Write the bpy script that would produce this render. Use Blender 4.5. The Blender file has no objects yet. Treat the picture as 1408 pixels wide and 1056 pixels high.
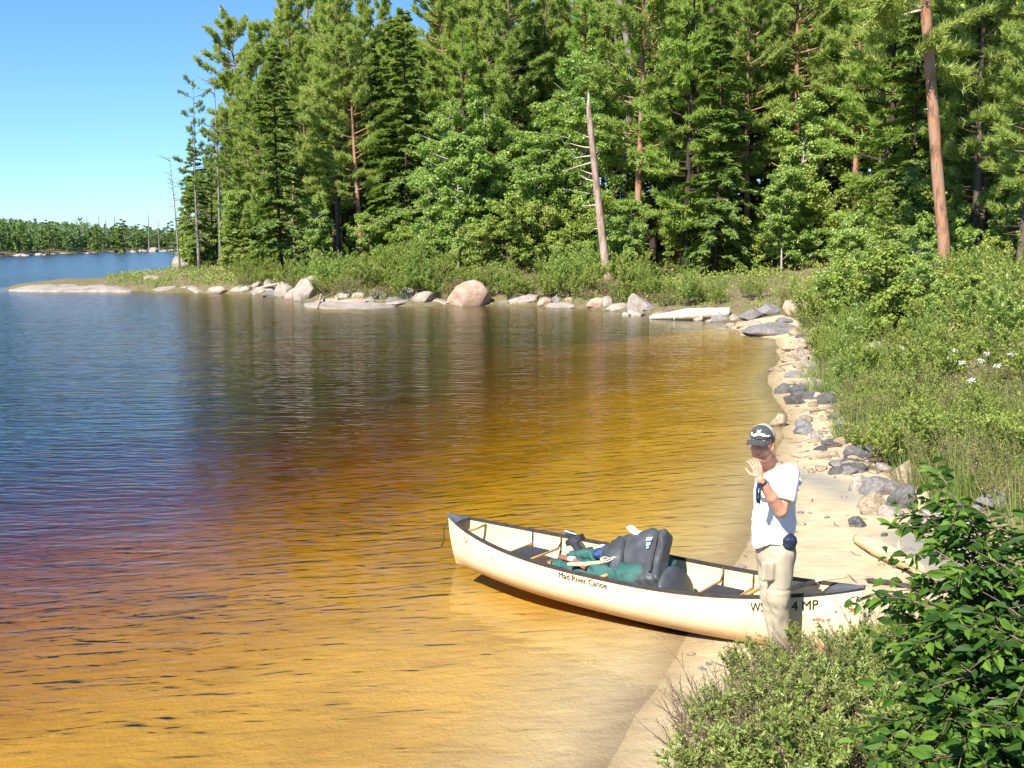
import bpy, math
import numpy as np
from mathutils import Vector, Matrix

# ------------------------------------------------------------------ camera, sky, sun, exposure
SC = bpy.context.scene
COL = SC.collection
F_PX, CX, CY, HOR, CAM_H = 1400.0, 704.0, 528.0, 332.0, 3.18
PITCH = math.atan((CY - HOR) / F_PX)
cam_d = bpy.data.cameras.new("camera")
cam = bpy.data.objects.new("camera", cam_d)
COL.objects.link(cam)
cam.location = (0, 0, CAM_H)
cam.rotation_euler = (math.pi / 2 - PITCH, 0, 0)
cam_d.sensor_width = 36.0
cam_d.lens = 36.0 * F_PX / 1408.0
cam_d.clip_start = 0.05
cam_d.clip_end = 6000
SC.camera = cam

SUN_EL, SUN_AZ = 44.0, 216.0        # azimuth clockwise from +Y: the sun stands behind the camera, to the left
world = bpy.data.worlds.new("World")
SC.world = world
world.use_nodes = True
wn = world.node_tree
bg = wn.nodes["Background"]
sky = wn.nodes.new("ShaderNodeTexSky")
sky.sky_type = 'NISHITA'
sky.sun_disc = False
sky.sun_elevation = math.radians(SUN_EL)
sky.sun_rotation = math.radians(SUN_AZ)
sky.air_density = 1.0
sky.dust_density = 0.0
sky.ozone_density = 1.6
tint = wn.nodes.new("ShaderNodeMix"); tint.data_type = 'RGBA'; tint.blend_type = 'MULTIPLY'; tint.inputs[0].default_value = 1.0
wn.links.new(sky.outputs[0], tint.inputs[6]); tint.inputs[7].default_value = (.54, .83, 1.22, 1)
wn.links.new(tint.outputs[2], bg.inputs[0])
bg.inputs[1].default_value = 0.08
sun_d = bpy.data.lights.new("sun", 'SUN')
sun_d.energy = 4.9
sun_d.angle = math.radians(0.53)
sun_d.color = (1.0, 0.95, 0.86)
sun = bpy.data.objects.new("sun", sun_d)
COL.objects.link(sun)
_e, _a = math.radians(SUN_EL), math.radians(SUN_AZ)
SUN_DIR = Vector((math.sin(_a) * math.cos(_e), math.cos(_a) * math.cos(_e), math.sin(_e)))
sun.rotation_euler = SUN_DIR.to_track_quat('Z', 'Y').to_euler()
sun.location = (-20, -20, 40)
SC.view_settings.view_transform = 'Standard'
SC.view_settings.look = 'None'
SC.view_settings.gamma = 1.0
SC.view_settings.exposure = 1.08
SC.cycles.max_bounces = 8
SC.cycles.transparent_max_bounces = 16
SC.cycles.caustics_reflective = False
SC.cycles.caustics_refractive = False
SC.cycles.sample_clamp_indirect = 4.0

# ------------------------------------------------------------------ projection helpers
_c, _s = math.cos(PITCH), math.sin(PITCH)
def ray(px, py):
    v = (py - CY) / F_PX
    return np.array([(px - CX) / F_PX, _c - v * _s, -_s - v * _c])
def at_z(px, py, z=0.0):
    d = ray(px, py); t = (z - CAM_H) / d[2]
    return np.array([d[0] * t, d[1] * t, z])
def at_y(px, py, Y):
    d = ray(px, py); t = Y / d[1]
    return np.array([d[0] * t, Y, CAM_H + d[2] * t])

# ------------------------------------------------------------------ mesh helpers
class Geo:
    def __init__(s): s.v = []; s.f = []; s.n = 0; s.m = []; s.sm = []
    def add(s, V, F, m=0, smooth=False):
        V = np.asarray(V, dtype=np.float64).reshape(-1, 3)
        if isinstance(F, np.ndarray): F = [F]
        else:
            g = {}
            for q in F: g.setdefault(len(q), []).append(q)
            F = [np.array(x) for x in g.values()]
        for q in F:
            if len(q): s.f.append(np.asarray(q, dtype=np.int64) + s.n); s.m.append(m); s.sm.append(smooth)
        s.v.append(V); s.n += len(V)
        return s
    def mesh(s, name, mats):
        me = bpy.data.meshes.new(name)
        V = np.concatenate(s.v)
        me.vertices.add(len(V)); me.vertices.foreach_set("co", V.astype(np.float32).ravel())
        loops = np.concatenate([q.ravel() for q in s.f])
        tot = np.concatenate([np.full(len(q), q.shape[1]) for q in s.f])
        mi = np.concatenate([np.full(len(q), m) for q, m in zip(s.f, s.m)])
        sm = np.concatenate([np.full(len(q), b) for q, b in zip(s.f, s.sm)])
        me.loops.add(len(loops)); me.loops.foreach_set("vertex_index", loops.astype(np.int32))
        me.polygons.add(len(tot))
        me.polygons.foreach_set("loop_start", (np.cumsum(tot) - tot).astype(np.int32))
        me.polygons.foreach_set("loop_total", tot.astype(np.int32))
        for m in (mats if isinstance(mats, (list, tuple)) else [mats]): me.materials.append(m)
        me.polygons.foreach_set("material_index", mi.astype(np.int32))
        me.polygons.foreach_set("use_smooth", sm.astype(bool))
        me.update(calc_edges=True); me.validate()
        return me
def tag(o, label=None, cat=None, group=None, kind=None):
    if label: o["label"] = label
    if cat: o["category"] = cat
    if group: o["group"] = group
    if kind: o["kind"] = kind
    return o
def link(name, me, parent=None, loc=None, rot=None, scale=None):
    o = bpy.data.objects.new(name, me); COL.objects.link(o)
    if parent is not None: o.parent = parent
    if loc is not None: o.location = [float(a) for a in loc]
    if rot is not None: o.rotation_euler = rot
    if scale is not None: o.scale = scale if hasattr(scale, '__len__') else (scale,) * 3
    return o
def thing(name, label, cat, loc=(0, 0, 0), rot=(0, 0, 0), group=None, scale=None):
    o = link(name, None, None, loc, rot, scale); o.empty_display_size = 0.2
    return tag(o, label, cat, group)

def frames(P):
    T = np.gradient(P, axis=0); T /= np.linalg.norm(T, axis=1)[:, None] + 1e-12
    up = np.array([0, 0, 1.0]) if abs(T[0][2]) < .9 else np.array([1.0, 0, 0])
    A = np.cross(T, up); A /= np.linalg.norm(A, axis=1)[:, None] + 1e-9
    return T, A, np.cross(A, T)
def tube(g, P, R, sides=6, m=0, smooth=True, cap=True, flat=1.0):
    P = np.asarray(P, float); R = np.broadcast_to(np.asarray(R, float), (len(P),))
    T, A, B = frames(P)
    a = np.arange(sides) * 2 * math.pi / sides
    V = P[:, None] + R[:, None, None] * (np.cos(a)[None, :, None] * A[:, None] + flat * np.sin(a)[None, :, None] * B[:, None])
    n = len(P); i = np.arange(n - 1)[:, None] * sides; j = np.arange(sides)[None]
    k = (j + 1) % sides
    F = np.stack([i + j, i + k, i + sides + k, i + sides + j], -1).reshape(-1, 4)
    g.add(V.reshape(-1, 3), F, m, smooth)
    if cap:
        g.f.append(np.array([list(range(sides))[::-1]]) + g.n - n * sides); g.m.append(m); g.sm.append(False)
        g.f.append(np.array([list(range(sides))]) + g.n - sides); g.m.append(m); g.sm.append(False)
def nrm(a): return a / (np.linalg.norm(a, axis=-1, keepdims=True) + 1e-9)
def leaves(g, P, D, N, L, W, kind='dia', m=0, fold=.25):
    """blades or leaves at P pointing along D with face normal N"""
    n = len(P)
    if n == 0: return
    D = nrm(D); S = nrm(np.cross(D, N)); U = np.cross(S, D)
    L = np.broadcast_to(L, (n,))[:, None]; W = np.broadcast_to(W, (n,))[:, None]
    i = np.arange(n)[:, None]
    if kind == 'tri':
        V = np.stack([P - S * W / 2, P + S * W / 2, P + D * L], 1); F = i * 3 + np.arange(3)
    elif kind == 'dia':
        V = np.stack([P, P + D * L * .45 + S * W / 2, P + D * L, P + D * L * .45 - S * W / 2 + U * W * fold], 1)
        F = i * 4 + np.arange(4)
    else:
        mid = P + D * L * .5 - U * L * .03
        V = np.stack([P, P + D * L * .3 + S * W * .5 + U * W * fold, P + D * L * .68 + S * W * .36 + U * W * fold * .6, P + D * L - U * L * .12,
                      P + D * L * .68 - S * W * .36 + U * W * fold * .6, P + D * L * .3 - S * W * .5 + U * W * fold], 1)
        F = np.concatenate([i * 6 + np.array([0, 1, 2, 3]), i * 6 + np.array([0, 3, 4, 5])])
    g.add(V.reshape(-1, 3), F, m)

def _h(ix, iy, iz, s):
    n = (ix * 374761393 + iy * 668265263 + iz * 2147483647 + s * 1274126177) & 0xffffffff
    n = ((n ^ (n >> 13)) * 1274126177) & 0xffffffff
    return ((n ^ (n >> 16)) & 0xffff) / 65535.0
def vnoise(x, y, z=None, seed=0):
    x = np.asarray(x, float); y = np.asarray(y, float); z = np.zeros_like(x) if z is None else np.asarray(z, float)
    xi, yi, zi = [np.floor(a).astype(np.int64) for a in (x, y, z)]
    fx, fy, fz = x - xi, y - yi, z - zi
    fx, fy, fz = [a * a * (3 - 2 * a) for a in (fx, fy, fz)]
    r = 0
    for a in (0, 1):
        for b in (0, 1):
            for c in (0, 1):
                r = r + _h(xi + a, yi + b, zi + c, seed) * (fx if a else 1 - fx) * (fy if b else 1 - fy) * (fz if c else 1 - fz)
    return r * 2 - 1
def fbm(x, y, z=None, o=4, seed=0):
    r = 0; a = 1.0; t = 0
    for k in range(o):
        q = 2.0 ** k
        r = r + a * vnoise(np.asarray(x) * q, np.asarray(y) * q, None if z is None else np.asarray(z) * q, seed + k); t += a; a *= .5
    return r / t

# ------------------------------------------------------------------ materials
def _nt(name):
    m = bpy.data.materials.new(name); m.use_nodes = True
    nt = m.node_tree; return m, nt, nt.nodes["Principled BSDF"]
def node(nt, t, **kw):
    n = nt.nodes.new(t)
    for k, v in kw.items():
        if k.startswith('i_'): n.inputs[k[2:].replace('_', ' ')].default_value = v
        else: setattr(n, k, v)
    return n
def ramp(nt, fac, stops):
    r = nt.nodes.new('ShaderNodeValToRGB'); el = r.color_ramp.elements
    while len(el) < len(stops): el.new(0.5)
    for e, (p, c) in zip(el, stops): e.position = p; e.color = (*c[:3], 1) if hasattr(c, '__len__') else (c, c, c, 1)
    nt.links.new(fac, r.inputs[0]); return r.outputs[0]
def mix(nt, fac, a, b, blend='MIX'):
    n = nt.nodes.new('ShaderNodeMix'); n.data_type = 'RGBA'; n.blend_type = blend
    for s, v in ((n.inputs[0], fac), (n.inputs[6], a), (n.inputs[7], b)):
        if hasattr(v, 'is_linked') or isinstance(v, bpy.types.NodeSocket): nt.links.new(v, s)
        else: s.default_value = (*v[:3], 1) if hasattr(v, '__len__') else v
    return n.outputs[2]
def coords(nt, kind='Object', scale=(1, 1, 1), rot=(0, 0, 0)):
    t = nt.nodes.new('ShaderNodeTexCoord'); mp = nt.nodes.new('ShaderNodeMapping')
    mp.inputs['Scale'].default_value = scale; mp.inputs['Rotation'].default_value = rot
    if kind == 'World':
        g = nt.nodes.new('ShaderNodeNewGeometry'); nt.links.new(g.outputs['Position'], mp.inputs[0])
    else: nt.links.new(t.outputs[kind], mp.inputs[0])
    return mp.outputs[0]
def noise(nt, vec, scale, detail=4, rough=.55, dist=0):
    n = nt.nodes.new('ShaderNodeTexNoise'); n.inputs['Scale'].default_value = scale; n.inputs['Detail'].default_value = detail
    n.inputs['Roughness'].default_value = rough; n.inputs['Distortion'].default_value = dist
    nt.links.new(vec, n.inputs['Vector']); return n.outputs['Fac']
def bump(nt, h, strength=.4, dist=.02, normal=None):
    b = nt.nodes.new('ShaderNodeBump'); b.inputs['Strength'].default_value = strength; b.inputs['Distance'].default_value = dist
    nt.links.new(h, b.inputs['Height'])
    if normal is not None: nt.links.new(normal, b.inputs['Normal'])
    return b.outputs[0]
def simple(name, c, rough=.6, var=.15, scale=8, spec=.4, bumps=.2, bd=.004, metal=0, kind='Object', stretch=(1, 1, 1)):
    m, nt, p = _nt(name)
    v = coords(nt, kind, stretch); n = noise(nt, v, scale)
    c = np.array(c)
    nt.links.new(ramp(nt, n, [(.3, c * (1 - var)), (.7, np.minimum(c * (1 + var), 1))]), p.inputs['Base Color'])
    p.inputs['Roughness'].default_value = rough; p.inputs['Specular IOR Level'].default_value = spec; p.inputs['Metallic'].default_value = metal
    if bumps: nt.links.new(bump(nt, noise(nt, v, scale * 3), bumps, bd), p.inputs['Normal'])
    return m
def leafmat(name, cols, trans=.3, rough=.5, spec=.3):
    """leaf colours picked leaf by leaf, plus a slow drift from plant to plant"""
    m, nt, p = _nt(name)
    g = nt.nodes.new('ShaderNodeNewGeometry'); oi = nt.nodes.new('ShaderNodeObjectInfo')
    mm = nt.nodes.new('ShaderNodeMath'); mm.operation = 'MULTIPLY_ADD'; mm.inputs[1].default_value = .72
    m2 = nt.nodes.new('ShaderNodeMath'); m2.operation = 'MULTIPLY'; m2.inputs[1].default_value = .28
    nt.links.new(oi.outputs['Random'], m2.inputs[0]); nt.links.new(g.outputs['Random Per Island'], mm.inputs[0]); nt.links.new(m2.outputs[0], mm.inputs[2])
    k = len(cols)
    col = ramp(nt, mm.outputs[0], [(i / (k - 1), c) for i, c in enumerate(cols)])
    nt.links.new(col, p.inputs['Base Color']); p.inputs['Roughness'].default_value = rough; p.inputs['Specular IOR Level'].default_value = spec
    tr = nt.nodes.new('ShaderNodeBsdfTranslucent'); ms = nt.nodes.new('ShaderNodeMixShader'); ms.inputs[0].default_value = trans
    nt.links.new(mix(nt, 1.0, col, (1.0, 1.15, .55), 'MULTIPLY'), tr.inputs[0])
    out = nt.nodes['Material Output']
    nt.links.new(p.outputs[0], ms.inputs[1]); nt.links.new(tr.outputs[0], ms.inputs[2]); nt.links.new(ms.outputs[0], out.inputs[0])
    return m
def barkmat(name, stops, scale=6):
    m, nt, p = _nt(name)
    v = coords(nt, 'Object', (1, 1, .25)); n = noise(nt, v, scale, 6, .65, .5); big = noise(nt, coords(nt, 'Object', (1, 1, .6)), .9, 3)
    ad = nt.nodes.new('ShaderNodeMath'); ad.operation = 'MULTIPLY_ADD'; ad.inputs[1].default_value = .6; ad.inputs[2].default_value = -.3
    nt.links.new(big, ad.inputs[0]); a2 = nt.nodes.new('ShaderNodeMath'); a2.operation = 'ADD'
    nt.links.new(ad.outputs[0], a2.inputs[0]); nt.links.new(n, a2.inputs[1])
    nt.links.new(ramp(nt, a2.outputs[0], stops), p.inputs['Base Color']); p.inputs['Roughness'].default_value = .9
    p.inputs['Specular IOR Level'].default_value = .15
    nt.links.new(bump(nt, n, .8, .03), p.inputs['Normal'])
    return m
def rockmat(name, c1, c2, c3, rough=.85):
    m, nt, p = _nt(name)
    v = coords(nt, 'World')
    a = noise(nt, v, 1.7, 5, .6, .4); b = noise(nt, v, 14, 6, .7); s = noise(nt, v, 60, 3, .6); l = noise(nt, v, 5, 4, .6, 1.0)
    col = ramp(nt, a, [(.32, c1), (.5, c2), (.7, c3)])
    col = mix(nt, ramp(nt, b, [(.35, .65), (.65, 0.0)]), col, tuple(np.array(c1) * .55))
    col = mix(nt, ramp(nt, s, [(.6, 0.0), (.75, .35)]), col, (.75, .72, .66))
    col = mix(nt, ramp(nt, l, [(.6, 0.0), (.66, .7)]), col, tuple(np.array(c1) * .8 + .02))
    nt.links.new(col, p.inputs['Base Color']); p.inputs['Roughness'].default_value = rough; p.inputs['Specular IOR Level'].default_value = .25
    vo = nt.nodes.new('ShaderNodeTexVoronoi'); vo.feature = 'DISTANCE_TO_EDGE'; vo.inputs['Scale'].default_value = 3.2; nt.links.new(coords(nt, 'World', (1, 1, 1.8), (.3, .2, 0)), vo.inputs[0])
    crack = ramp(nt, vo.outputs[0], [(0.0, 0.0), (.025, 1.0)])
    nt.links.new(bump(nt, crack, .5, .02, bump(nt, b, .9, .05)), p.inputs['Normal'])
    return m
M = {}
M['pine'] = leafmat('pine_needles', [(0.210, 0.274, 0.073), (0.325, 0.406, 0.098), (0.414, 0.473, 0.122), (0.500, 0.497, 0.184)], 0.45)
M['pine2'] = leafmat('white_pine_needles', [(0.160, 0.274, 0.063), (0.281, 0.404, 0.083), (0.400, 0.506, 0.111), (0.473, 0.506, 0.147)], 0.45)
M['spruce'] = leafmat('spruce_needles', [(0.160, 0.242, 0.067), (0.239, 0.319, 0.082), (0.302, 0.350, 0.099)], 0.45)
M['birch'] = leafmat('birch_leaves', [(0.160, 0.257, 0.062), (0.271, 0.382, 0.088), (0.391, 0.495, 0.120), (0.528, 0.495, 0.204)], 0.45, .4, .45)
M['shrub'] = leafmat('shrub_leaves', [(0.172, 0.251, 0.048), (0.277, 0.351, 0.066), (0.351, 0.409, 0.086), (0.432, 0.425, 0.148)], .4)
M['gale'] = leafmat('sweet_gale_leaves', [(0.160, 0.163, 0.050), (0.251, 0.262, 0.082), (0.365, 0.360, 0.112), (0.524, 0.468, 0.237)], .35)
M['brown'] = leafmat('dry_twig_leaves', [(0.187, 0.127, 0.086), (0.302, 0.228, 0.114), (0.389, 0.329, 0.143), (0.346, 0.216, 0.172)], .25)
M['grass'] = leafmat('grass_blades', [(.10, .16, .03), (.17, .24, .05), (.25, .30, .08), (.36, .34, .15)], .35)
M['alder'] = leafmat('broad_leaves', [(0.030, 0.066, 0.015), (0.042, 0.097, 0.015), (0.084, 0.170, 0.024), (0.157, 0.266, 0.034), (0.358, 0.467, 0.079)], .38, .5, .2)
M['deadneedle'] = leafmat('dead_needles', [(.25, .12, .05), (.35, .18, .08)], .2)
M['bark'] = barkmat('grey_brown_bark', [(.2, (.035, .025, .02)), (.5, (.13, .095, .07)), (.8, (.24, .19, .15))])
M['bark_red'] = barkmat('red_pine_bark', [(.15, (.06, .04, .03)), (.38, (.17, .10, .07)), (.52, (.40, .20, .11)), (.62, (.27, .20, .16)), (.85, (.40, .33, .28))])
M['bark_dark'] = barkmat('dark_bark', [(.2, (.018, .013, .011)), (.6, (.07, .05, .04)), (.9, (.13, .1, .085))])
M['bark_white'] = barkmat('birch_bark', [(.2, (.06, .05, .045)), (.4, (.35, .32, .28)), (.8, (.6, .57, .52))])
M['dead'] = barkmat('weathered_dead_wood', [(.2, (.10, .065, .05)), (.45, (.30, .20, .15)), (.6, (.42, .31, .25)), (.85, (.52, .45, .40))])
M['deadgrey'] = barkmat('grey_dead_wood', [(.2, (.09, .075, .065)), (.5, (.21, .19, .165)), (.8, (.36, .33, .30))])
M['drift'] = barkmat('bleached_driftwood', [(.2, (.34, .26, .17)), (.5, (.58, .49, .36)), (.8, (.72, .65, .52))], 9)
M['driftwarm'] = barkmat('pale_peeled_wood', [(.2, (.45, .29, .13)), (.5, (.68, .49, .25)), (.8, (.8, .66, .42))], 9)
M['twig'] = simple('twigs', (.16, .11, .08), .8, .3, 20)
M['r_pale'] = rockmat('pale_granite', (.26, .22, .185), (.42, .35, .28), (.52, .45, .38))
M['r_pink'] = rockmat('pink_granite', (.40, .25, .17), (.54, .38, .28), (.60, .50, .42))
M['r_grey'] = rockmat('grey_granite', (.17, .15, .14), (.27, .245, .23), (.36, .33, .30))
M['r_dark'] = rockmat('dark_basalt', (.09, .083, .077), (.15, .14, .13), (.22, .205, .19))
M['r_tan'] = rockmat('tan_rock', (.30, .22, .14), (.45, .35, .23), (.54, .45, .33))

# ground: sand, leaf litter and turf chosen by an attribute laid down with the terrain
def ground_mat():
    m, nt, p = _nt('ground')
    v = coords(nt, 'World')
    at = nt.nodes.new('ShaderNodeAttribute'); at.attribute_name = 'veg'
    dp = nt.nodes.new('ShaderNodeAttribute'); dp.attribute_name = 'bed'
    fine = noise(nt, v, 90, 4, .6); med = noise(nt, v, 3.2, 5, .6); big = noise(nt, v, .5, 4)
    sand = ramp(nt, med, [(.25, (.44, .34, .20)), (.5, (.53, .43, .26)), (.8, (.60, .51, .33))])
    sand = mix(nt, ramp(nt, fine, [(.35, .35), (.6, 0.0)]), sand, (.40, .31, .2))
    streak = noise(nt, coords(nt, 'World', (1.2, .8, 1), (0, 0, .9)), 1.6, 5, .65, .6)
    sand = mix(nt, ramp(nt, streak, [(.60, 0.0), (.72, .32)]), sand, (.36, .32, .27))
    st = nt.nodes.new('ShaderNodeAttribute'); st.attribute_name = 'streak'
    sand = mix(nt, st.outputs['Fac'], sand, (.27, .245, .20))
    litter = ramp(nt, med, [(.3, (.10, .07, .04)), (.5, (.19, .14, .08)), (.62, (.14, .17, .05)), (.8, (.25, .21, .11))])
    bed = ramp(nt, big, [(.3, (.46, .28, .09)), (.7, (.66, .43, .15))])
    bed = mix(nt, ramp(nt, noise(nt, v, 1.1, 6, .65), [(.58, 0.0), (.75, .45)]), bed, (.2, .13, .06))
    wob = nt.nodes.new('ShaderNodeMath'); wob.operation = 'MULTIPLY_ADD'; wob.inputs[1].default_value = .9
    nt.links.new(med, wob.inputs[0])
    sub = nt.nodes.new('ShaderNodeMath'); sub.operation = 'SUBTRACT'; sub.inputs[1].default_value = .45
    nt.links.new(at.outputs['Fac'], sub.inputs[0]); nt.links.new(sub.outputs[0], wob.inputs[2])
    col = mix(nt, dp.outputs['Fac'], sand, bed)
    col = mix(nt, ramp(nt, wob.outputs[0], [(.42, 0.0), (.6, 1.0)]), col, litter)
    wet = nt.nodes.new('ShaderNodeAttribute'); wet.attribute_name = 'wet'
    col = mix(nt, wet.outputs['Fac'], col, (.62, .55, .46), 'MULTIPLY')
    nt.links.new(col, p.inputs['Base Color']); p.inputs['Roughness'].default_value = .9; p.inputs['Specular IOR Level'].default_value = .2
    wv = nt.nodes.new('ShaderNodeTexWave'); wv.inputs['Scale'].default_value = 1.5; wv.inputs['Distortion'].default_value = 7; wv.inputs['Detail'].default_value = 3
    wv.inputs['Detail Scale'].default_value = 1.2
    nt.links.new(coords(nt, 'World', (.5, 2.2, 1), (0, 0, .25)), wv.inputs[0])
    b1 = bump(nt, wv.outputs['Fac'], .22, .012)
    vo = nt.nodes.new('ShaderNodeTexVoronoi'); vo.inputs['Scale'].default_value = 3.6; vo.feature = 'SMOOTH_F1'; nt.links.new(coords(nt, 'World', (1, 1.5, 1), (0, 0, .5)), vo.inputs[0])
    b2 = bump(nt, ramp(nt, vo.outputs[0], [(.05, 0.0), (.4, 1.0)]), .3, .03, b1)
    nt.links.new(bump(nt, noise(nt, v, 25, 6, .7), .6, .03, b2), p.inputs['Normal'])
    return m
M['ground'] = ground_mat()

def water_mat():
    m, nt, p = _nt('lake_water'); nt.nodes.remove(p)
    out = nt.nodes['Material Output']
    def lay(sx, sy, rot, sc, det, dist):
        return noise(nt, coords(nt, 'World', (sx, sy, 1), (0, 0, rot)), sc, det, .55, dist)
    h1 = lay(.5, 1.9, -.42, 2.3, 1.5, .6); h2 = lay(.6, 1.9, -.1, 5.2, 1, .6); h3 = lay(.3, .9, -.3, .6, 1, .3)
    a = nt.nodes.new('ShaderNodeMath'); a.operation = 'MULTIPLY_ADD'; a.inputs[1].default_value = .42
    nt.links.new(h2, a.inputs[0]); nt.links.new(h1, a.inputs[2])
    b = nt.nodes.new('ShaderNodeMath'); b.operation = 'MULTIPLY_ADD'; b.inputs[1].default_value = 1.2
    nt.links.new(h3, b.inputs[0]); nt.links.new(a.outputs[0], b.inputs[2])
    # the open lake is rougher than the sheltered bay
    at = nt.nodes.new('ShaderNodeAttribute'); at.attribute_name = 'open'
    bp = nt.nodes.new('ShaderNodeBump'); bp.inputs['Distance'].default_value = WAVE
    nt.links.new(b.outputs[0], bp.inputs['Height']); nt.links.new(at.outputs['Fac'], bp.inputs['Distance']); bp.inputs['Strength'].default_value = 1.0
    fr = nt.nodes.new('ShaderNodeFresnel'); fr.inputs[0].default_value = 1.33; nt.links.new(bp.outputs[0], fr.inputs[1])
    gl = nt.nodes.new('ShaderNodeBsdfGlossy'); ra = nt.nodes.new('ShaderNodeAttribute'); ra.attribute_name = 'chop'; nt.links.new(ra.outputs['Fac'], gl.inputs['Roughness']); nt.links.new(bp.outputs[0], gl.inputs['Normal'])
    tr = nt.nodes.new('ShaderNodeBsdfTransparent')
    ms = nt.nodes.new('ShaderNodeMixShader'); nt.links.new(fr.outputs[0], ms.inputs[0])
    nt.links.new(tr.outputs[0], ms.inputs[1]); nt.links.new(gl.outputs[0], ms.inputs[2]); nt.links.new(ms.outputs[0], out.inputs['Surface'])
    va = nt.nodes.new('ShaderNodeVolumeAbsorption'); va.inputs[0].default_value = (.835, .74, .0, 1); va.inputs[1].default_value = 1.3
    nt.links.new(va.outputs[0], out.inputs['Volume'])
    return m
WAVE = .05
M['water'] = water_mat()

# ------------------------------------------------------------------ terrain
def pz(L): return [tuple(at_z(x, y)[:2]) for x, y in L]
SHORE = [(-60, -40), (-30, -22), (-9, -6), (-3.2, .8), (-.7, 3.6), (.3, 5.4)] + pz([(835, 1056), (875, 990), (930, 920), (962, 878), (1000, 800), (1030, 740), (1045, 690),
    (1060, 640), (1082, 600), (1076, 570), (1062, 530), (1066, 500), (1080, 478), (1060, 466), (1010, 460), (1005, 444), (970, 438), (900, 434),
    (860, 430), (800, 425), (740, 422), (640, 420), (560, 421), (500, 421), (430, 419), (400, 410), (330, 405), (270, 403), (210, 402), (170, 400),
    (100, 400), (8, 400)])
SHORE += [(-35.2, 70.5), (-32, 76), (-29.5, 80), (-31.5, 90), (-34, 102), (-33, 125), (-20, 160), (60, 200), (420, 260), (900, 200), (900, -200), (-60, -200)]
FAR = [(-1500, 120), (-190, 190), (-112, 222), (-120, 297), (-131, 405), (-60, 425), (400, 450), (1500, 500), (3000, 3000), (-3000, 3000), (-3000, 120)]
def sdist(x, y, poly):
    x = np.asarray(x, float); y = np.asarray(y, float)
    P = np.array(poly); Q = np.roll(P, -1, 0)
    d2 = np.full(x.shape, 1e18); ins = np.zeros(x.shape, bool)
    for (ax, ay), (bx, by) in zip(P, Q):
        ex, ey = bx - ax, by - ay
        t = np.clip(((x - ax) * ex + (y - ay) * ey) / (ex * ex + ey * ey), 0, 1)
        d2 = np.minimum(d2, (x - ax - t * ex) ** 2 + (y - ay - t * ey) ** 2)
        if ay != by:
            c = ((ay > y) != (by > y)) & (x < (bx - ax) * (y - ay) / (by - ay) + ax); ins ^= c
    return np.where(ins, 1, -1) * np.sqrt(d2)
def shore_d(x, y): return sdist(x, y, SHORE)
def height(x, y, full=False):
    x = np.asarray(x, float); y = np.asarray(y, float)
    d = shore_d(x, y) + .35 * fbm(x * .5, y * .5, o=3, seed=3) * np.clip(y / 25, .15, 2.0)
    df = sdist(x, y, FAR)
    far_shape = np.interp(d, [-400, -60, -25, -12, -6, -3, -1, 0, .8, 2.5, 5, 10, 20, 40, 80, 200],
                          [-7, -6, -3.2, -1.5, -.7, -.33, -.10, 0, .3, .62, .95, 1.55, 3.0, 6.2, 10, 14])
    near_shape = np.interp(d, [-400, -60, -25, -12, -6, -3, -1, 0, 1.2, 2.0, 3.2, 5.0, 8, 12, 30, 80, 200],
                           [-7, -6, -3.2, -1.6, -.72, -.32, -.085, 0, .12, .2, .55, 1.15, 2.0, 2.7, 5, 9, 14])
    w = np.clip((y - 24) / 16, 0, 1)
    h = near_shape * (1 - w) + far_shape * w
    # low rocky point at the far left
    lo = np.clip((-22 - x) / 6, 0, 1) * (y > 50)
    h = np.where(h > 0, h * (1 - lo) + np.minimum(h, .22 + .1 * d) * lo, h)
    # ledge the photographer stands on
    r = np.hypot(x - .3, y + .6)
    h = np.maximum(h, 1.55 - .55 * np.maximum(r - 1.2, 0))
    hf = np.interp(df, [-60, -10, 0, 3, 20, 100, 2000], [-9, -2, 0, .7, 1.3, 2.4, 3.2])
    h = np.where(df > -30, np.maximum(h, hf), h)
    amp = np.clip(np.abs(d) / 6, .02, 1) * np.where(d > 0, 1, .25)
    h = h + amp * (.25 * fbm(x * .35, y * .35, o=4, seed=9) + .05 * fbm(x * 2, y * 2, o=2, seed=5)) * np.where(df > -30, 0, 1)
    if full: return h, d, df
    return h
def hz(x, y): return float(height(np.array([x]), np.array([y]))[0])
def hit(px, py, lift=0.0):
    """where the sight line through a pixel of the photograph meets the ground"""
    d = ray(px, py); t = np.concatenate([np.arange(3, 40, .04), np.arange(40, 160, .2)])
    X, Y, Z = d[0] * t, d[1] * t, CAM_H + d[2] * t
    k = np.argmax(Z < np.maximum(height(X, Y), 0) + lift + 1e-4)
    return np.array([X[k], Y[k], Z[k] - lift])
def dep(px, py, Y): return at_y(px, py, Y)

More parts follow.
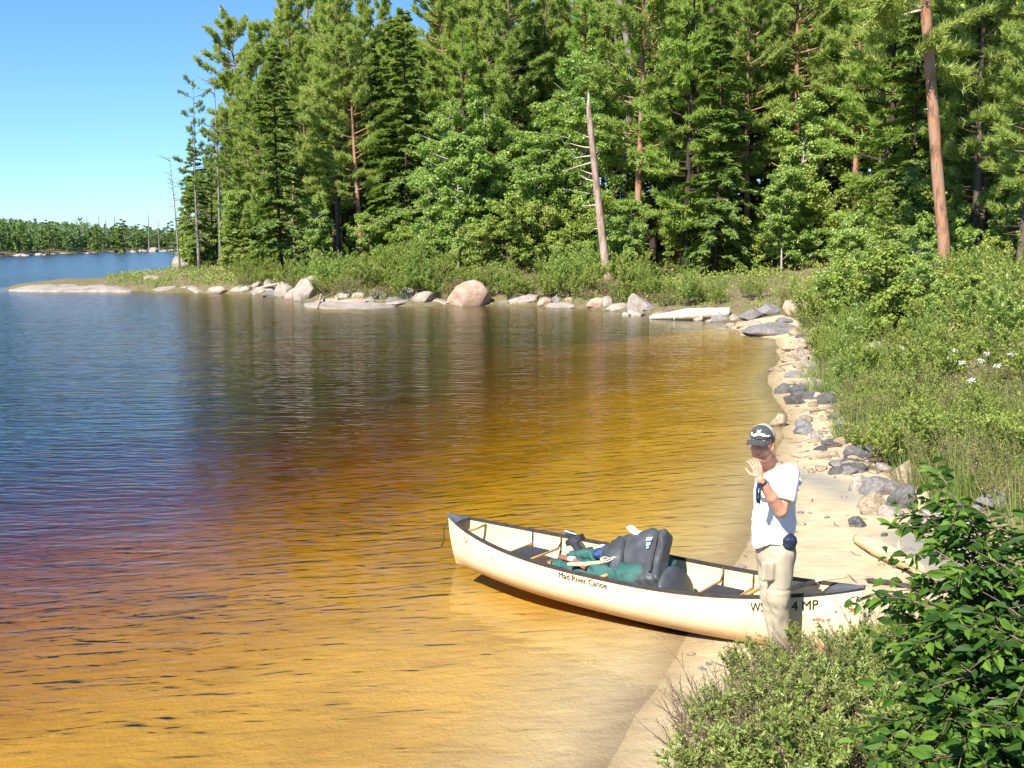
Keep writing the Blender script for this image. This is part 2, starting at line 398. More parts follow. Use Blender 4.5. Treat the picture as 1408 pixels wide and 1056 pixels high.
BL_ = [hit(*p)[:2] for p in [(1118, 452), (1122, 480), (1132, 510), (1146, 540), (1162, 570), (1174, 600), (1184, 635), (1236, 648), (1290, 668), (1350, 686), (1420, 715), (1500, 780), (1640, 900)]]
BRUSH = [(60, 60), (10.5, 60), (10.5, 42)] + [tuple(p) for p in BL_] + [(30, 3), (200, 3), (200, 60)]
def brush_d(x, y): return np.where(np.asarray(y) > 41, shore_d(x, y), sdist(x, y, BRUSH))
rows = [-25.0]
while rows[-1] < 2400:
    y = rows[-1]; rows.append(y + (1.5 if y < -4 else max(.085, abs(y) * .0125) if y < 150 else y * .03))
rows = np.array(rows); cols = np.linspace(-1, 1, 470)
GX = cols[None] * (np.abs(rows)[:, None] * .95 + 9); GY = np.repeat(rows[:, None], len(cols), 1)
GZ, GD, GDF = height(GX, GY, True)
def grid_faces(nr, nc):
    i = np.arange(nr - 1)[:, None] * nc; j = np.arange(nc - 1)[None]
    return np.stack([i + j, i + j + 1, i + nc + j + 1, i + nc + j], -1).reshape(-1, 4)
g = Geo(); g.add(np.stack([GX, GY, GZ], -1), grid_faces(*GX.shape), 0, True)
me = g.mesh('ground', M['ground'])
def attr(me, name, a):
    at = me.attributes.new(name, 'FLOAT', 'POINT'); at.data.foreach_set('value', np.asarray(a, np.float32).ravel())
sand_w = np.interp(GY, [0, 6, 9, 14, 20, 30, 40], [2.2, 2.2, 2.4, 1.6, 1.3, 1.1, -8])
veg = np.clip(np.where(GY > 38, GD - sand_w, np.where(GY > 5.5, brush_d(GX, GY) + .25, GD - 2.2)) / .7 + .5, 0, 1); veg = np.where(GDF > 0, 1, veg)
attr(me, 'veg', veg)
BD = np.where((GY > 5) & (GY < 38), brush_d(GX, GY), -9.0)
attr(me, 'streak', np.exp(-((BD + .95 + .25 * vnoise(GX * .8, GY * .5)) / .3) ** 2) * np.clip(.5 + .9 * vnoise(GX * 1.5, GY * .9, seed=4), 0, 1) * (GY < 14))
attr(me, 'bed', np.clip(-GZ / .12, 0, 1)); attr(me, 'wet', np.clip(1 - (GZ - .0) / .05, 0, 1) * np.clip(1 + GZ / .03, 0, 1) * .9)
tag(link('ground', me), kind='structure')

# lake: one closed body of water, its surface shaped by low swell, tinted by the water itself
wr = rows[rows < 2300]; WX = cols[None] * (np.abs(wr)[:, None] * .94 + 8.8); WY = np.repeat(wr[:, None], len(cols), 1)
fade = np.clip(1 - WY / 60, 0, 1)
WD = shore_d(WX, WY)
WZ = (.0035 * fbm(WX * .8 + WY * .5, WY * 3.4 - WX * 1.6, o=3, seed=21) + .006 * fbm(WX * .5, WY * 1.2, o=2, seed=31)) * fade * np.clip(-WD / 3, .12, 1)
g = Geo(); nr, nc = WX.shape
g.add(np.stack([WX, WY, WZ], -1), grid_faces(nr, nc), 0, True)
border = np.concatenate([np.arange(nc), np.arange(1, nr) * nc + nc - 1, (nr - 1) * nc + np.arange(nc - 2, -1, -1), np.arange(nr - 2, 0, -1) * nc])
VV = np.stack([WX, WY, WZ], -1).reshape(-1, 3)[border]; Bv = VV.copy(); Bv[:, 2] = -14
k = len(border); i = np.arange(k); j = (i + 1) % k
cpt = np.array([[0, 1000, -14.0]])
Vt = np.stack([WX, WY, WZ], -1).reshape(-1, 3)
g = Geo()
n0 = len(Vt)
g.v = [Vt, Bv, cpt]
g.f = [grid_faces(nr, nc), np.stack([border[i], i + n0, j + n0, border[j]], -1), np.stack([j + n0, i + n0, np.full(k, n0 + k)], -1)]
g.m = [0, 0, 0]; g.sm = [True, False, False]
me = g.mesh('lake_water', M['water'])
OPEN = WAVE * np.interp(WX + .2 * WY, [-16, -7, -1, 4, 8], [1.0, .95, .75, .6, .5]) * np.interp(-WD, [0, 1, 5, 9], [.35, .7, .95, 1.0]) * np.interp(WY, [5, 8, 12, 20, 40, 90], [.20, .33, .58, .9, .9, .8])
attr(me, 'chop', np.concatenate([np.interp(WY, [6, 25, 60, 120], [.045, .07, .11, .16]).ravel(), np.ones(k + 1)]))
attr(me, 'open', np.concatenate([OPEN.ravel(), np.ones(k + 1)]))
tag(link('lake_water', me), kind='structure')

# ------------------------------------------------------------------ rocks
def ico(sub):
    import bmesh
    bm = bmesh.new(); bmesh.ops.create_icosphere(bm, subdivisions=sub, radius=1)
    V = np.array([v.co[:] for v in bm.verts]); F = np.array([[v.index for v in f.verts] for f in bm.faces]); bm.free(); return V, F
ICO4 = ico(5); ICO3 = ico(4)
def rock_mesh(seed, mat, flat=1.0, cuts=9, ic=ICO3, rough=.05):
    r = np.random.default_rng(seed); V, F = ic; V = V.copy()
    for _ in range(cuts):
        n = nrm(r.normal(size=3)); o = r.uniform(.5, .88); s = V @ n - o
        V -= np.clip(s, 0, None)[:, None] * n * .93
    V *= (1 + .16 * fbm(V[:, 0] * 1.3, V[:, 1] * 1.3, V[:, 2] * 1.3, 3, seed)[:, None] + rough * fbm(V[:, 0] * 5, V[:, 1] * 5, V[:, 2] * 5, 3, seed + 7)[:, None])
    V -= (V.max(0) + V.min(0)) / 2; V /= np.abs(V).max(0)
    g = Geo(); g.add(V, F, 0, True); return g.mesh('rock', mat)
RM = {}
for key in ('r_pale', 'r_pink', 'r_grey', 'r_dark', 'r_tan'):
    RM[key] = [rock_mesh(11 + 7 * i + len(RM) * 31, M[key], cuts=8 + 2 * i) for i in range(4)]
ROCKS = []
def rock(px, py, w, h, mat='r_pale', label=None, cat='rock', name='rock', var=0, dratio=.8, group=None, sink=.5, rz=None, yoff=0):
    """a stone whose foot shows at px,py; w,h = its size in the photograph in pixels"""
    p = hit(px, py); D = p[1] / _c; W = w / F_PX * D; Hh = h / F_PX * D
    dd = W * dratio
    r = np.random.default_rng(int(px * 7 + py * 13))
    sz = (W / 2, dd / 2, Hh * (1 + sink) / 2)
    x, y = p[0] * (1 + dd / 2 / p[1]), p[1] + dd / 2
    o = link(name, RM[mat][var % 4], None, (x, y, p[2] + Hh / 2 - Hh * sink / 2), (0, 0, (r.uniform(-.35, .35) if rz is None else rz)), sz)
    if label is None:
        label, group = {'r_pale': ('pale granite stone in the row along the water', 'pale shoreline stones'), 'r_pink': ('pinkish granite stone in the row along the water', 'pink shoreline stones'),
                        'r_grey': ('grey stone among the paler ones on the shore', 'grey shoreline stones'), 'r_dark': ('dark grey stone on the strip of beach', 'dark beach stones'),
                        'r_tan': ('tan stone lying on the strip of beach', 'tan beach stones')}[mat]
    tag(o, label, cat, group)
    ROCKS.append(o); return o
# (px, py foot, w, h, material, variant, label)
RL = [
 (226, 401, 34, 7, 'r_pale', 0), (268, 403, 54, 9, 'r_pale', 1), (300, 404, 34, 10, 'r_pink', 2), (333, 404, 34, 13, 'r_pale', 3), (356, 405, 24, 11, 'r_pale', 0),
 (372, 399, 20, 15, 'r_pale', 1), (392, 407, 30, 17, 'r_pale', 2), (352, 396, 16, 9, 'r_pale', 3), (404, 411, 30, 14, 'r_pink', 0), (372, 408, 26, 9, 'r_grey', 1),
 (452, 419, 46, 8, 'r_pink', 2), (490, 420, 60, 9, 'r_pink', 1), (540, 421, 50, 8, 'r_pale', 3), (472, 411, 28, 9, 'r_pale', 0), (494, 410, 22, 8, 'r_pale', 2),
 (521, 412, 27, 15, 'r_pale', 1), (561, 410, 24, 15, 'r_pale', 2), (579, 417, 34, 16, 'r_pale', 0), (543, 418, 34, 9, 'r_grey', 3), (602, 420, 40, 10, 'r_pale', 1),
 (590, 410, 16, 9, 'r_pale', 2), (508, 417, 22, 9, 'r_grey', 0), (692, 420, 18, 7, 'r_grey', 0), (720, 420, 44, 16, 'r_pale', 3), (748, 422, 20, 13, 'r_pink', 1),
 (776, 424, 54, 7, 'r_pale', 2), (764, 417, 16, 10, 'r_grey', 0), (782, 417, 14, 8, 'r_pink', 3), (819, 425, 26, 16, 'r_pink', 1), (836, 421, 18, 14, 'r_pale', 2),
 (848, 428, 32, 11, 'r_pale', 0), (874, 434, 24, 8, 'r_pale', 1), (893, 428, 24, 10, 'r_grey', 2), (905, 436, 20, 7, 'r_pale', 3), (861, 434, 12, 5, 'r_pale', 1), (676, 420, 10, 5, 'r_pale', 1), (706, 420, 12, 6, 'r_pink', 1),
 (990, 442, 26, 9, 'r_grey', 0), (1012, 440, 18, 8, 'r_pale', 1), (1033, 440, 34, 14, 'r_grey', 2), (1024, 450, 26, 8, 'r_tan', 3), (1056, 434, 36, 17, 'r_grey', 1), (1005, 449, 14, 5, 'r_pale', 2),
 (1062, 430, 20, 9, 'r_pale', 3), (960, 441, 14, 5, 'r_pale', 0), (946, 438, 12, 5, 'r_grey', 1), (975, 443, 10, 4, 'r_pale', 0), (1078, 446, 24, 9, 'r_grey', 3), (1040, 448, 22, 7, 'r_pale', 1),
 (1094, 462, 24, 11, 'r_tan', 0), (1124, 459, 20, 12, 'r_tan', 1), (1092, 484, 36, 15, 'r_tan', 2), (1104, 474, 26, 10, 'r_pale', 3), (1086, 498, 30, 9, 'r_tan', 0), (1068, 512, 24, 8, 'r_tan', 1),
 (1104, 506, 30, 10, 'r_tan', 3), (1096, 520, 36, 9, 'r_grey', 0), (1112, 532, 26, 13, 'r_tan', 1), (1076, 542, 26, 14, 'r_dark', 2), (1098, 541, 24, 11, 'r_dark', 0), (1086, 530, 16, 7, 'r_tan', 2),
 (1092, 557, 30, 13, 'r_dark', 3), (1116, 549, 22, 11, 'r_dark', 1), (1136, 556, 30, 16, 'r_dark', 2), (1118, 560, 14, 8, 'r_tan', 0), (1082, 549, 12, 6, 'r_tan', 3), (1130, 538, 22, 12, 'r_grey', 3),
 (1102, 597, 26, 11, 'r_dark', 1), (1128, 621, 20, 7, 'r_dark', 2), (1148, 615, 40, 9, 'r_dark', 0), (1146, 577, 20, 6, 'r_dark', 3), (1127, 490, 22, 10, 'r_tan', 2),
 (1196, 705, 24, 9, 'r_pale', 1), (1262, 716, 22, 10, 'r_tan', 2), (1300, 700, 26, 12, 'r_tan', 0), (1345, 706, 22, 10, 'r_grey', 3), (1322, 690, 14, 8, 'r_pale', 1),
 (1270, 742, 26, 9, 'r_tan', 1), (1216, 738, 12, 5, 'r_dark', 1), (1318, 752, 34, 16, 'r_pale', 2), (1250, 760, 16, 7, 'r_grey', 0), (1360, 740, 40, 18, 'r_tan', 3), (1212, 780, 12, 5, 'r_tan', 0),
]
for px, py, w, h, mt, vv in RL: rock(px, py, w, h, mt, var=vv)
rs_ = np.random.default_rng(41)
for (ax, ay), (bx, by) in zip(BL_[:7], BL_[1:8]):
    for _ in range(12):
        f = rs_.random(); x, y = ax + (bx - ax) * f - rs_.uniform(-.15, .75), ay + (by - ay) * f; z = hz(x, y)
        if shore_d(np.array([x]), np.array([y]))[0] < .15: continue
        S_ = rs_.uniform(.05, .17) * (1 + y / 60); key = rs_.choice(['r_tan', 'r_grey', 'r_pale', 'r_dark'], p=[.42, .26, .17, .15])
        o = link('rock', RM[key][int(rs_.integers(4))], None, (x, y, z + S_ * .12), (0, 0, rs_.uniform(0, 6.28)), (S_, S_ * rs_.uniform(.6, 1), S_ * rs_.uniform(.35, .6)))
        tag(o, {'r_tan': 'tan', 'r_grey': 'grey', 'r_pale': 'pale', 'r_dark': 'dark'}[key] + ' stone half sunk in sand below the brush, ' + ('near the rock pile' if y < 13 else 'behind the man' if y < 18 else 'halfway to the bay corner' if y < 26 else 'near the bay corner'), 'rock', 'stones at the foot of the brush')
UR = [
 ((421, 412, 44, 32, 'r_pale'), 'big pale angular boulder at the bend of the stone row, near the point', 0, 'boulder'),
 ((645, 421, 64, 35, 'r_pink'), 'largest boulder at the water, orange-stained with a pale top', 2, 'boulder'),
 ((880, 430, 38, 26, 'r_pale'), 'rounded pale boulder just left of the driftwood log', 1, 'boulder'),
 ((1095, 434, 38, 25, 'r_tan'), 'yellowish pale boulder standing above the dark slab at the bay corner', 3, 'boulder'),
 ((1062, 463, 96, 17, 'r_grey'), 'wide flat grey slab sloping into the water at the bay corner', 1, 'rock slab'),
 ((1069, 587, 25, 18, 'r_tan'), 'rounded brown boulder at the water edge behind the cap of the man', 2, 'boulder'),
 ((1157, 597, 24, 13, 'r_dark'), 'dark stone at the foot of the brush with leafy twigs in front', 3, 'rock'),
 ((1182, 632, 46, 18, 'r_dark'), 'broad dark slab under the brush halfway along the beach', 0, 'rock slab'),
 ((1152, 654, 34, 11, 'r_dark'), 'dark flat stone sloping onto the sand behind the man', 1, 'rock slab'),
 ((1183, 677, 32, 22, 'r_pale'), 'smooth pale stone at the left end of the beach rock pile', 2, 'rock'),
 ((1199, 709, 42, 30, 'r_tan'), 'blocky tan stone at the front of the beach rock pile', 0, 'rock'),
 ((1212, 684, 56, 24, 'r_grey'), 'speckled grey stone behind the blocky tan one', 3, 'rock'),
 ((1246, 670, 42, 36, 'r_tan'), 'tall brownish stone at the top of the beach rock pile', 1, 'rock'),
 ((1240, 701, 44, 34, 'r_dark'), 'slate grey boulder at the right of the beach rock pile', 2, 'boulder'),
 ((1225, 712, 36, 14, 'r_pale'), 'small white-topped stone in front of the slate grey boulder', 1, 'rock'),
 ((1178, 727, 27, 15, 'r_dark'), 'lone dark stone on the sand below the rock pile', 3, 'rock'),
 ((1290, 726, 56, 24, 'r_pale'), 'long pale stone behind the leafy branch tips', 2, 'rock'),
 ((1330, 736, 52, 26, 'r_pale'), 'pale stone half hidden by the broad-leaved bush', 0, 'rock'),
 ((1372, 702, 64, 28, 'r_grey'), 'whitish grey boulder in the brush at the right edge', 1, 'boulder'),
 ((1390, 668, 22, 14, 'r_pale'), 'small white stone up in the brush at the right edge', 3, 'rock'),
 ((1192, 497, 46, 26, 'r_pale'), 'pale stone showing through the bushes above the beach', 0, 'rock'),
 ((248, 370, 26, 17, 'r_pale'), 'pale boulder at the foot of the dead trees on the point', 1, 'boulder'),
 ((212, 385, 30, 6, 'r_pale'), 'flat pale stone in the grass on the point', 2, 'rock'),
]
for a, lb, vv, nm in UR: rock(*a, label=lb, var=vv, cat=nm, name=nm.replace(' ', '_'))
# the low bare ledge that ends the point
def ledge(pts, zt, mat, name, label, seed):
    P = np.array(pts); c = P.mean(0); r = np.random.default_rng(seed)
    n = 96; t = np.linspace(0, 1, n, endpoint=False); m = len(P)
    seg = t * m; i = seg.astype(int); f = seg - i
    out = P[i] * (1 - f)[:, None] + P[(i + 1) % m] * f[:, None]
    for _ in range(3): out = (np.roll(out, 1, 0) + 2 * out + np.roll(out, -1, 0)) / 4
    V = []; rings = 26
    for k in range(rings):
        q = k / (rings - 1); s = 1 - q
        X = c + (out - c) * s
        z = zt * (1 - (1 - q) ** 3.2) - .3 * (q == 0) + (.13 * fbm(X[:, 0] * .6, X[:, 1] * .6, o=4, seed=seed) * min(1, q * 6))
        V.append(np.c_[X + (r.normal(size=X.shape) * .0), z])
    V = np.concatenate(V); F = []
    i = np.arange(rings - 1)[:, None] * n; j = np.arange(n)[None]; kk = (j + 1) % n
    g = Geo(); g.add(V, np.stack([i + j, i + kk, i + n + kk, i + n + j], -1).reshape(-1, 4), 0, True)
    return tag(link(name, g.mesh(name, M[mat])), label, 'rock ledge')
ledge([at_z(*p)[:2] for p in [(6, 400.5), (60, 401.5), (130, 401.5), (185, 402.5), (200, 397), (150, 390), (110, 389), (60, 391), (22, 395)]], .42, 'r_pale', 'rock_ledge',
      'long low bare ledge of pale rock at the tip of the point', 4)
ledge([at_z(*p)[:2] for p in [(418, 422), (450, 425), (500, 425), (545, 423), (552, 419), (520, 417), (480, 415), (440, 414), (415, 417)]], .16, 'r_pale', 'rock_ledge',
      'flat pale ledge at the water left of the largest boulder', 8)

# ------------------------------------------------------------------ trees
def limb_pts(p0, az, el, L, curve, n=5, r=None):
    """points of a limb leaving p0; curve = change of elevation towards the tip"""
    P = [np.array(p0, float)]; e = el; a = az
    for k in range(n):
        d = np.array([math.cos(a) * math.cos(e), math.sin(a) * math.cos(e), math.sin(e)])
        P.append(P[-1] + d * L / n); e += curve / n
        if r is not None: a += r.normal() * .10; e += r.normal() * .06
    return np.array(P)
def interp_path(P, t):
    s = t * (len(P) - 1); i = np.minimum(s.astype(int), len(P) - 2); f = (s - i)[:, None]
    return P[i] * (1 - f) + P[i + 1] * f, nrm(P[i + 1] - P[i])
def trunk_geo(g, H, r0, r, lean=0, sway=.02, top=.12, n=12, sides=9, m=0):
    t = np.linspace(0, 1, n); ph = r.uniform(0, 6.28, 4)
    X = lean * H * t + sway * H * (np.sin(t * 3 + ph[0]) - math.sin(ph[0])) * .5
    Y = sway * H * (np.sin(t * 2.5 + ph[1]) - math.sin(ph[1])) * .5
    P = np.c_[X, Y, H * t - .25 * (t == 0)]
    R = r0 * (1 - (1 - top) * t ** .9) * (1 + .45 * np.exp(-t * 28))
    tube(g, P, R, sides, m); return P
def conifer(seed, H=16, cb=.25, R=2.6, nl=62, up=(.1, .5), tufts=26, kind='pine', leaf='pine', bark='bark', r0=.17, prof=None, lean=0, dens=1.0, tl=.24, tw=.045, deadlow=8, flatk=.35):
    r = np.random.default_rng(seed); gt = Geo(); gc = Geo()
    P = trunk_geo(gt, H, r0, r, lean)
    if prof is None: prof = lambda u: (1 - u) ** .75 * (.45 + .55 * min(1, u * 4)) + .08
    for k in range(deadlow):
        u = r.uniform(.08, max(cb, .12)); p = interp_path(P, np.array([u]))[0][0]
        tube(gt, limb_pts(p, r.uniform(0, 6.28), r.uniform(-.4, .3), r.uniform(.4, 1.3) * R * .5, r.uniform(-.5, .3), 4, r), np.linspace(.03, .008, 5), 4)
    us = np.sort(cb + (1 - cb) * (np.linspace(0, .985, nl) + r.normal(size=nl) * .01).clip(0, .99))
    for k, uu in enumerate(us):
        u = (uu - cb) / (1 - cb); L = R * prof(u) * r.uniform(.65, 1.2); az = k * 2.4 + r.normal() * .5
        p = interp_path(P, np.array([uu]))[0][0]; el = up[0] + (up[1] - up[0]) * u + r.normal() * .1
        LP = limb_pts(p, az, el, L, (-.5 if kind == 'spruce' else .35) * r.uniform(.4, 1.3), 5, r)
        tube(gt, LP, np.linspace(max(.012, .022 * L), .006, len(LP)), 4)
        nt_ = max(3, int(tufts * dens * (.35 + L / R)))
        t = r.uniform(.28 if kind == 'pine' else .12, 1.0, nt_) ** (.75 if kind == 'pine' else .9)
        c, d = interp_path(LP, t)
        side = nrm(np.cross(d, [0, 0, 1.0])); lat = r.normal(size=nt_) * L * (.20 if kind == 'pine' else .16) * (1.15 - t)
        c = c + side * lat[:, None] + np.c_[np.zeros(nt_), np.zeros(nt_), r.normal(size=nt_) * flatk * .22 * (1 if kind == 'pine' else .3)] + d * np.abs(lat)[:, None] * .5
        if kind == 'pine':
            q = 13; cc = np.repeat(c, q, 0); dd = np.repeat(d, q, 0)
            D = nrm(dd * .7 + np.array([0, 0, .55]) + r.normal(size=(len(cc), 3)) * .75)
            leaves(gc, cc + r.normal(size=cc.shape) * .04, D, nrm(r.normal(size=cc.shape) * .5 + nrm(cc * [1, 1, 0]) * .6 + [0, 0, .6]), tl * r.uniform(.7, 1.2, len(cc)), tw, 'tri')
        else:
            q = 8; cc = np.repeat(c, q, 0); dd = np.repeat(d, q, 0); ss = np.repeat(side, q, 0)
            D = nrm(dd * .8 + ss * r.normal(size=(len(cc), 1)) * .9 + np.array([0, 0, -.12]) + r.normal(size=cc.shape) * .22)
            leaves(gc, cc, D, nrm(np.array([0, 0, 1.0]) + r.normal(size=cc.shape) * .35 + nrm(cc * [1, 1, 0]) * .5), tl * r.uniform(.6, 1.2, len(cc)), tw, 'dia', fold=.2)
    return gt.mesh('trunk', M[bark]), gc.mesh('crown', M[leaf])
def broadleaf(seed, H=9, R=2.4, cb=.2, n=42, per=300, leaf='birch', bark='bark_white', r0=.08, ll=.13, stems=1, squash=.8, lw=.75):
    r = np.random.default_rng(seed); gt = Geo(); gc = Geo(); Ps = []
    for k in range(stems):
        g0 = Geo(); P = trunk_geo(gt, H * (.92 if k == 0 else r.uniform(.6, .85)), r0 * (1 if k == 0 else .7), r, 0 if k == 0 else r.uniform(-.2, .2), .05)
        Ps.append(P)
    for k in range(n):
        P = Ps[k % stems]; u = cb + (1 - cb) * (k / n) ** .8; p = interp_path(P, np.array([min(u, .99)]))[0][0]
        L = R * math.sqrt(max(.05, 1 - ((u - cb) / (1 - cb) - .35) ** 2 / .55)) * r.uniform(.45, 1.1)
        LP = limb_pts(p, k * 2.4 + r.normal() * .6, r.uniform(.15, .8), L, r.uniform(-.3, .5), 5, r)
        tube(gt, LP, np.linspace(.018 * L + .006, .005, 6), 4)
        for _ in range(3):
            t = r.uniform(.35, 1.05); c = interp_path(LP, np.array([min(t, 1.0)]))[0][0] + r.normal(size=3) * L * .16
            rad = r.uniform(.22, .55) * R * .42; m_ = int(per / 3)
            q = nrm(r.normal(size=(m_, 3))) * (r.uniform(.25, 1, (m_, 1)) ** .5) * rad * np.array([1, 1, squash * .7])
            N = nrm(q * .5 / rad + np.array([0, -.1, .8]) + r.normal(size=q.shape) * .55)
            D = nrm(np.cross(N, r.normal(size=q.shape)) + np.array([0, 0, -.35]))
            leaves(gc, c + q, D, N, ll * r.uniform(.7, 1.25, m_), ll * lw, 'dia', fold=.15)
    return gt.mesh('trunk', M[bark]), gc.mesh('crown', M[leaf])
def snag(seed, H, r0, bark='dead', nb=16, bl=1.2, top=.35, lean=0, lo=.25, hi=1, side=None, up=.1):
    r = np.random.default_rng(seed); gt = Geo(); gb = Geo()
    P = trunk_geo(gt, H, r0, r, lean, .012, top, 14, 10)
    for k in range(nb):
        u = r.uniform(lo, hi * .98); p = interp_path(P, np.array([u]))[0][0]
        az = r.uniform(0, 6.28) if side is None else side + r.normal() * .5
        L = bl * r.uniform(.4, 1.2)
        LP = limb_pts(p, az, up + r.normal() * .3, L, r.uniform(-.6, .4), 6, r)
        tube(gb, LP, np.linspace(.022 + .012 * L, .006, 7), 5)
        if L > .7:
            LP2 = limb_pts(LP[3], az + r.choice([-.7, .7]), up, L * .5, .3, 4, r); tube(gb, LP2, np.linspace(.014, .005, 5), 4)
    return gt.mesh('trunk', M[bark]), gb.mesh('branches', M[bark])

ME = {}
pr_round = lambda u: math.sqrt(max(.02, 1 - (u - .4) ** 2 / .42)) * .95
ME['pineA'] = [conifer(100 + i, 17 + i % 3, .18 + .05 * i, 2.9, 84, (.0, .75), 42, prof=lambda u: (1 - u) ** .55 * (.62 + .38 * min(1, u * 3)) + .05, r0=.2, bark='bark', leaf='pine', tl=.34, tw=.05) for i in range(4)]
ME['pineR'] = [conifer(120 + i, 18, .30 + .1 * i, 3.0, 60, (.0, .7), 44, r0=.24, bark='bark_red', leaf='pine', prof=pr_round, tl=.34, tw=.05) for i in range(3)]
ME['white'] = [conifer(140 + i, 15 + i, .12 + .1 * i, 3.4, 70, (-.05, .5), 44, r0=.22, bark='bark_dark', leaf='pine2', tl=.3, tw=.05, flatk=.25) for i in range(3)]
ME['spruce'] = [conifer(160 + i, 13 + 1.5 * i, .06 + .06 * i, 2.2 + .2 * i, 110, (-.25, .5), 36, 'spruce', 'spruce', 'bark_dark', .13, prof=lambda u: (1 - u) ** .8 + .06, tl=.32, tw=.11) for i in range(3)]
ME['fir'] = [conifer(180 + i, 7 + 2 * i, .03, 1.5 + .25 * i, 70, (-.1, .6), 28, 'spruce', 'pine', 'bark', .08, prof=lambda u: (1 - u) ** .85 + .06, tl=.26, tw=.09) for i in range(2)]
ME['birch'] = [broadleaf(200 + i, 8 + 1.7 * i, 2.2 + .25 * i, .12, 46, 420, r0=.08 + .01 * i, ll=.17, stems=1 + i % 3) for i in range(4)]
ME['bush'] = [broadleaf(220 + i, 2.6 + .5 * i, 1.3 + .2 * i, .05, 26, 300, leaf='birch' if i % 2 else 'shrub', bark='bark', r0=.03, ll=.11, stems=4) for i in range(3)]
ME['sparse'] = [conifer(240 + i, 14, .45, 2.0, 26, (-.1, .4), 16, r0=.13, bark='deadgrey', leaf='spruce', deadlow=26, prof=lambda u: .5 + .5 * math.sin(u * 9) ** 2 * (1 - u)) for i in range(2)]
ME['snag'] = [snag(260 + i, 11 + 2 * i, .12, 'deadgrey', 26, 1.3, .12) for i in range(3)]
PARTN = {'snag': ('trunk', 'branches')}
def tree(kind, var, x, y, name, label, cat='tree', group=None, H=None, rz=0, sc=1.0, lean=(0, 0), z=None):
    a, b = ME[kind][var % len(ME[kind])]
    zz = hz(x, y) if z is None else z
    t = thing(name, label, cat, (x, y, zz), (lean[0], lean[1], rz), group, sc)
    n = PARTN.get(kind, ('trunk', 'crown'))
    link(n[0], a, t); link(n[1], b, t); return t
NB = {'pineA': 17, 'pineR': 18, 'white': 16, 'spruce': 14, 'birch': 9.5, 'fir': 8, 'sparse': 14, 'snag': 13, 'bush': 3}
def tree_px(kind, var, px, Y, top, name, label, cat='tree', **kw):
    """top = row of the tree's tip in the photograph (may be above the frame)"""
    x = dep(px, 360, Y)[0]; z = hz(x, Y); zt = dep(px, top, Y)[2]
    me_ = ME[kind][var % len(ME[kind])][0]; Hm = max(v.co.z for v in me_.vertices)
    return tree(kind, var, x, Y, name, label, cat, sc=(zt - z) / Hm, **kw)
USED = []
def T(kind, var, px, Y, top, name, label, cat='tree', **kw):
    USED.append((dep(px, 360, Y)[0], Y)); return tree_px(kind, var, px, Y, top, name, label, cat, **kw)
# trees one can pick out
for a_, b_, c_, d_, e_ in ((258, 84, 262, 'fir', 'small conifer at the foot of the ragged spruce, on the point side'), (290, 88, 205, 'pineA', 'short pine filling the gap behind the thin half-bare spruce'), (312, 82, 150, 'pineA', 'bushy pine stepping up from the point to the forest'),
                       (276, 90, 240, 'birch', 'leafy tree low behind the ragged spruce'), (322, 74, 262, 'birch', 'leafy tree at the left foot of the forest front'), (268, 78, 300, 'bush', 'bush around the foot of the ragged spruce'), (300, 76, 310, 'bush', 'bush at the foot of the tall thin bare trunk')):
    T(d_, 0, a_, b_, c_, 'young_spruce' if d_ == 'fir' else 'pine_tree' if d_ == 'pineA' else 'birch_tree' if d_ == 'birch' else 'understorey_bush', e_, 'bush' if d_ == 'bush' else 'tree')
T('spruce', 0, 272, 75, 190, 'spruce_tree', 'narrow green spruce just behind the ragged spruce', rz=2.0)
T('sparse', 0, 274, 73, 108, 'spruce_tree', 'dark ragged spruce standing alone at the outer edge of the forest', rz=1.0)
T('sparse', 1, 292, 76, 170, 'spruce_tree', 'thin half-bare spruce just right of the ragged outermost one', rz=2.2)
T('snag', 0, 247, 72, 214, 'dead_tree', 'slim leaning dead trunk nearest the end of the point', 'dead tree', lean=(0, -.05), rz=.4)
T('snag', 1, 303, 74, 98, 'dead_tree', 'tall thin bare trunk rising beside the ragged spruce', 'dead tree', lean=(0, -.02), rz=2.0)
T('spruce', 1, 388, 64, 60, 'spruce_tree', 'dark-trunked spruce with low sweeping boughs at the left of the forest front', rz=.3)
T('pineR', 1, 352, 88, 18, 'pine_tree', 'thin-crowned pine leaning out against the sky at the upper left', 'tree', rz=.9, lean=(0, -.12))
T('pineA', 0, 330, 84, 110, 'pine_tree', 'full pine below the leaning one at the left edge of the forest', rz=1.9)
T('pineA', 2, 402, 76, -30, 'pine_tree', 'tall pine forming the left shoulder of the forest against the sky', rz=2.9)
T('pineA', 1, 470, 72, -20, 'pine_tree', 'tall open pine with grey trunk left of the gap of sky', rz=3.9)
T('spruce', 2, 548, 68, 25, 'spruce_tree', 'tall narrow spruce right under the gap of sky', rz=4.9)
T('birch', 1, 432, 64, 270, 'birch_tree', 'small bright green leafy tree left of the pale boulder, at the forest edge', rz=.2)
T('birch', 3, 598, 62, 150, 'birch_tree', 'bushy leafy tree behind the largest boulder, lower left of it', rz=1.2)
T('birch', 2, 655, 64, 120, 'birch_tree', 'large round leafy tree above the largest boulder', rz=2.2)
T('birch', 0, 870, 54, 275, 'birch_tree', 'light green leafy sapling right of the broken leaning trunk', rz=3.2)
T('birch', 1, 740, 60, 190, 'birch_tree', 'leafy tree left of the broken leaning trunk', rz=4.2)
T('white', 0, 943, 56, -60, 'pine_tree', 'thick dark-trunked white pine with layered bright boughs behind the driftwood log', rz=.5)
T('white', 2, 958, 59, -20, 'pine_tree', 'slimmer dark pine close behind the thick-trunked white pine', rz=1.5)
T('pineR', 0, 1027, 58, -50, 'pine_tree', 'orange-barked pine just right of the thick white pine', rz=2.5)
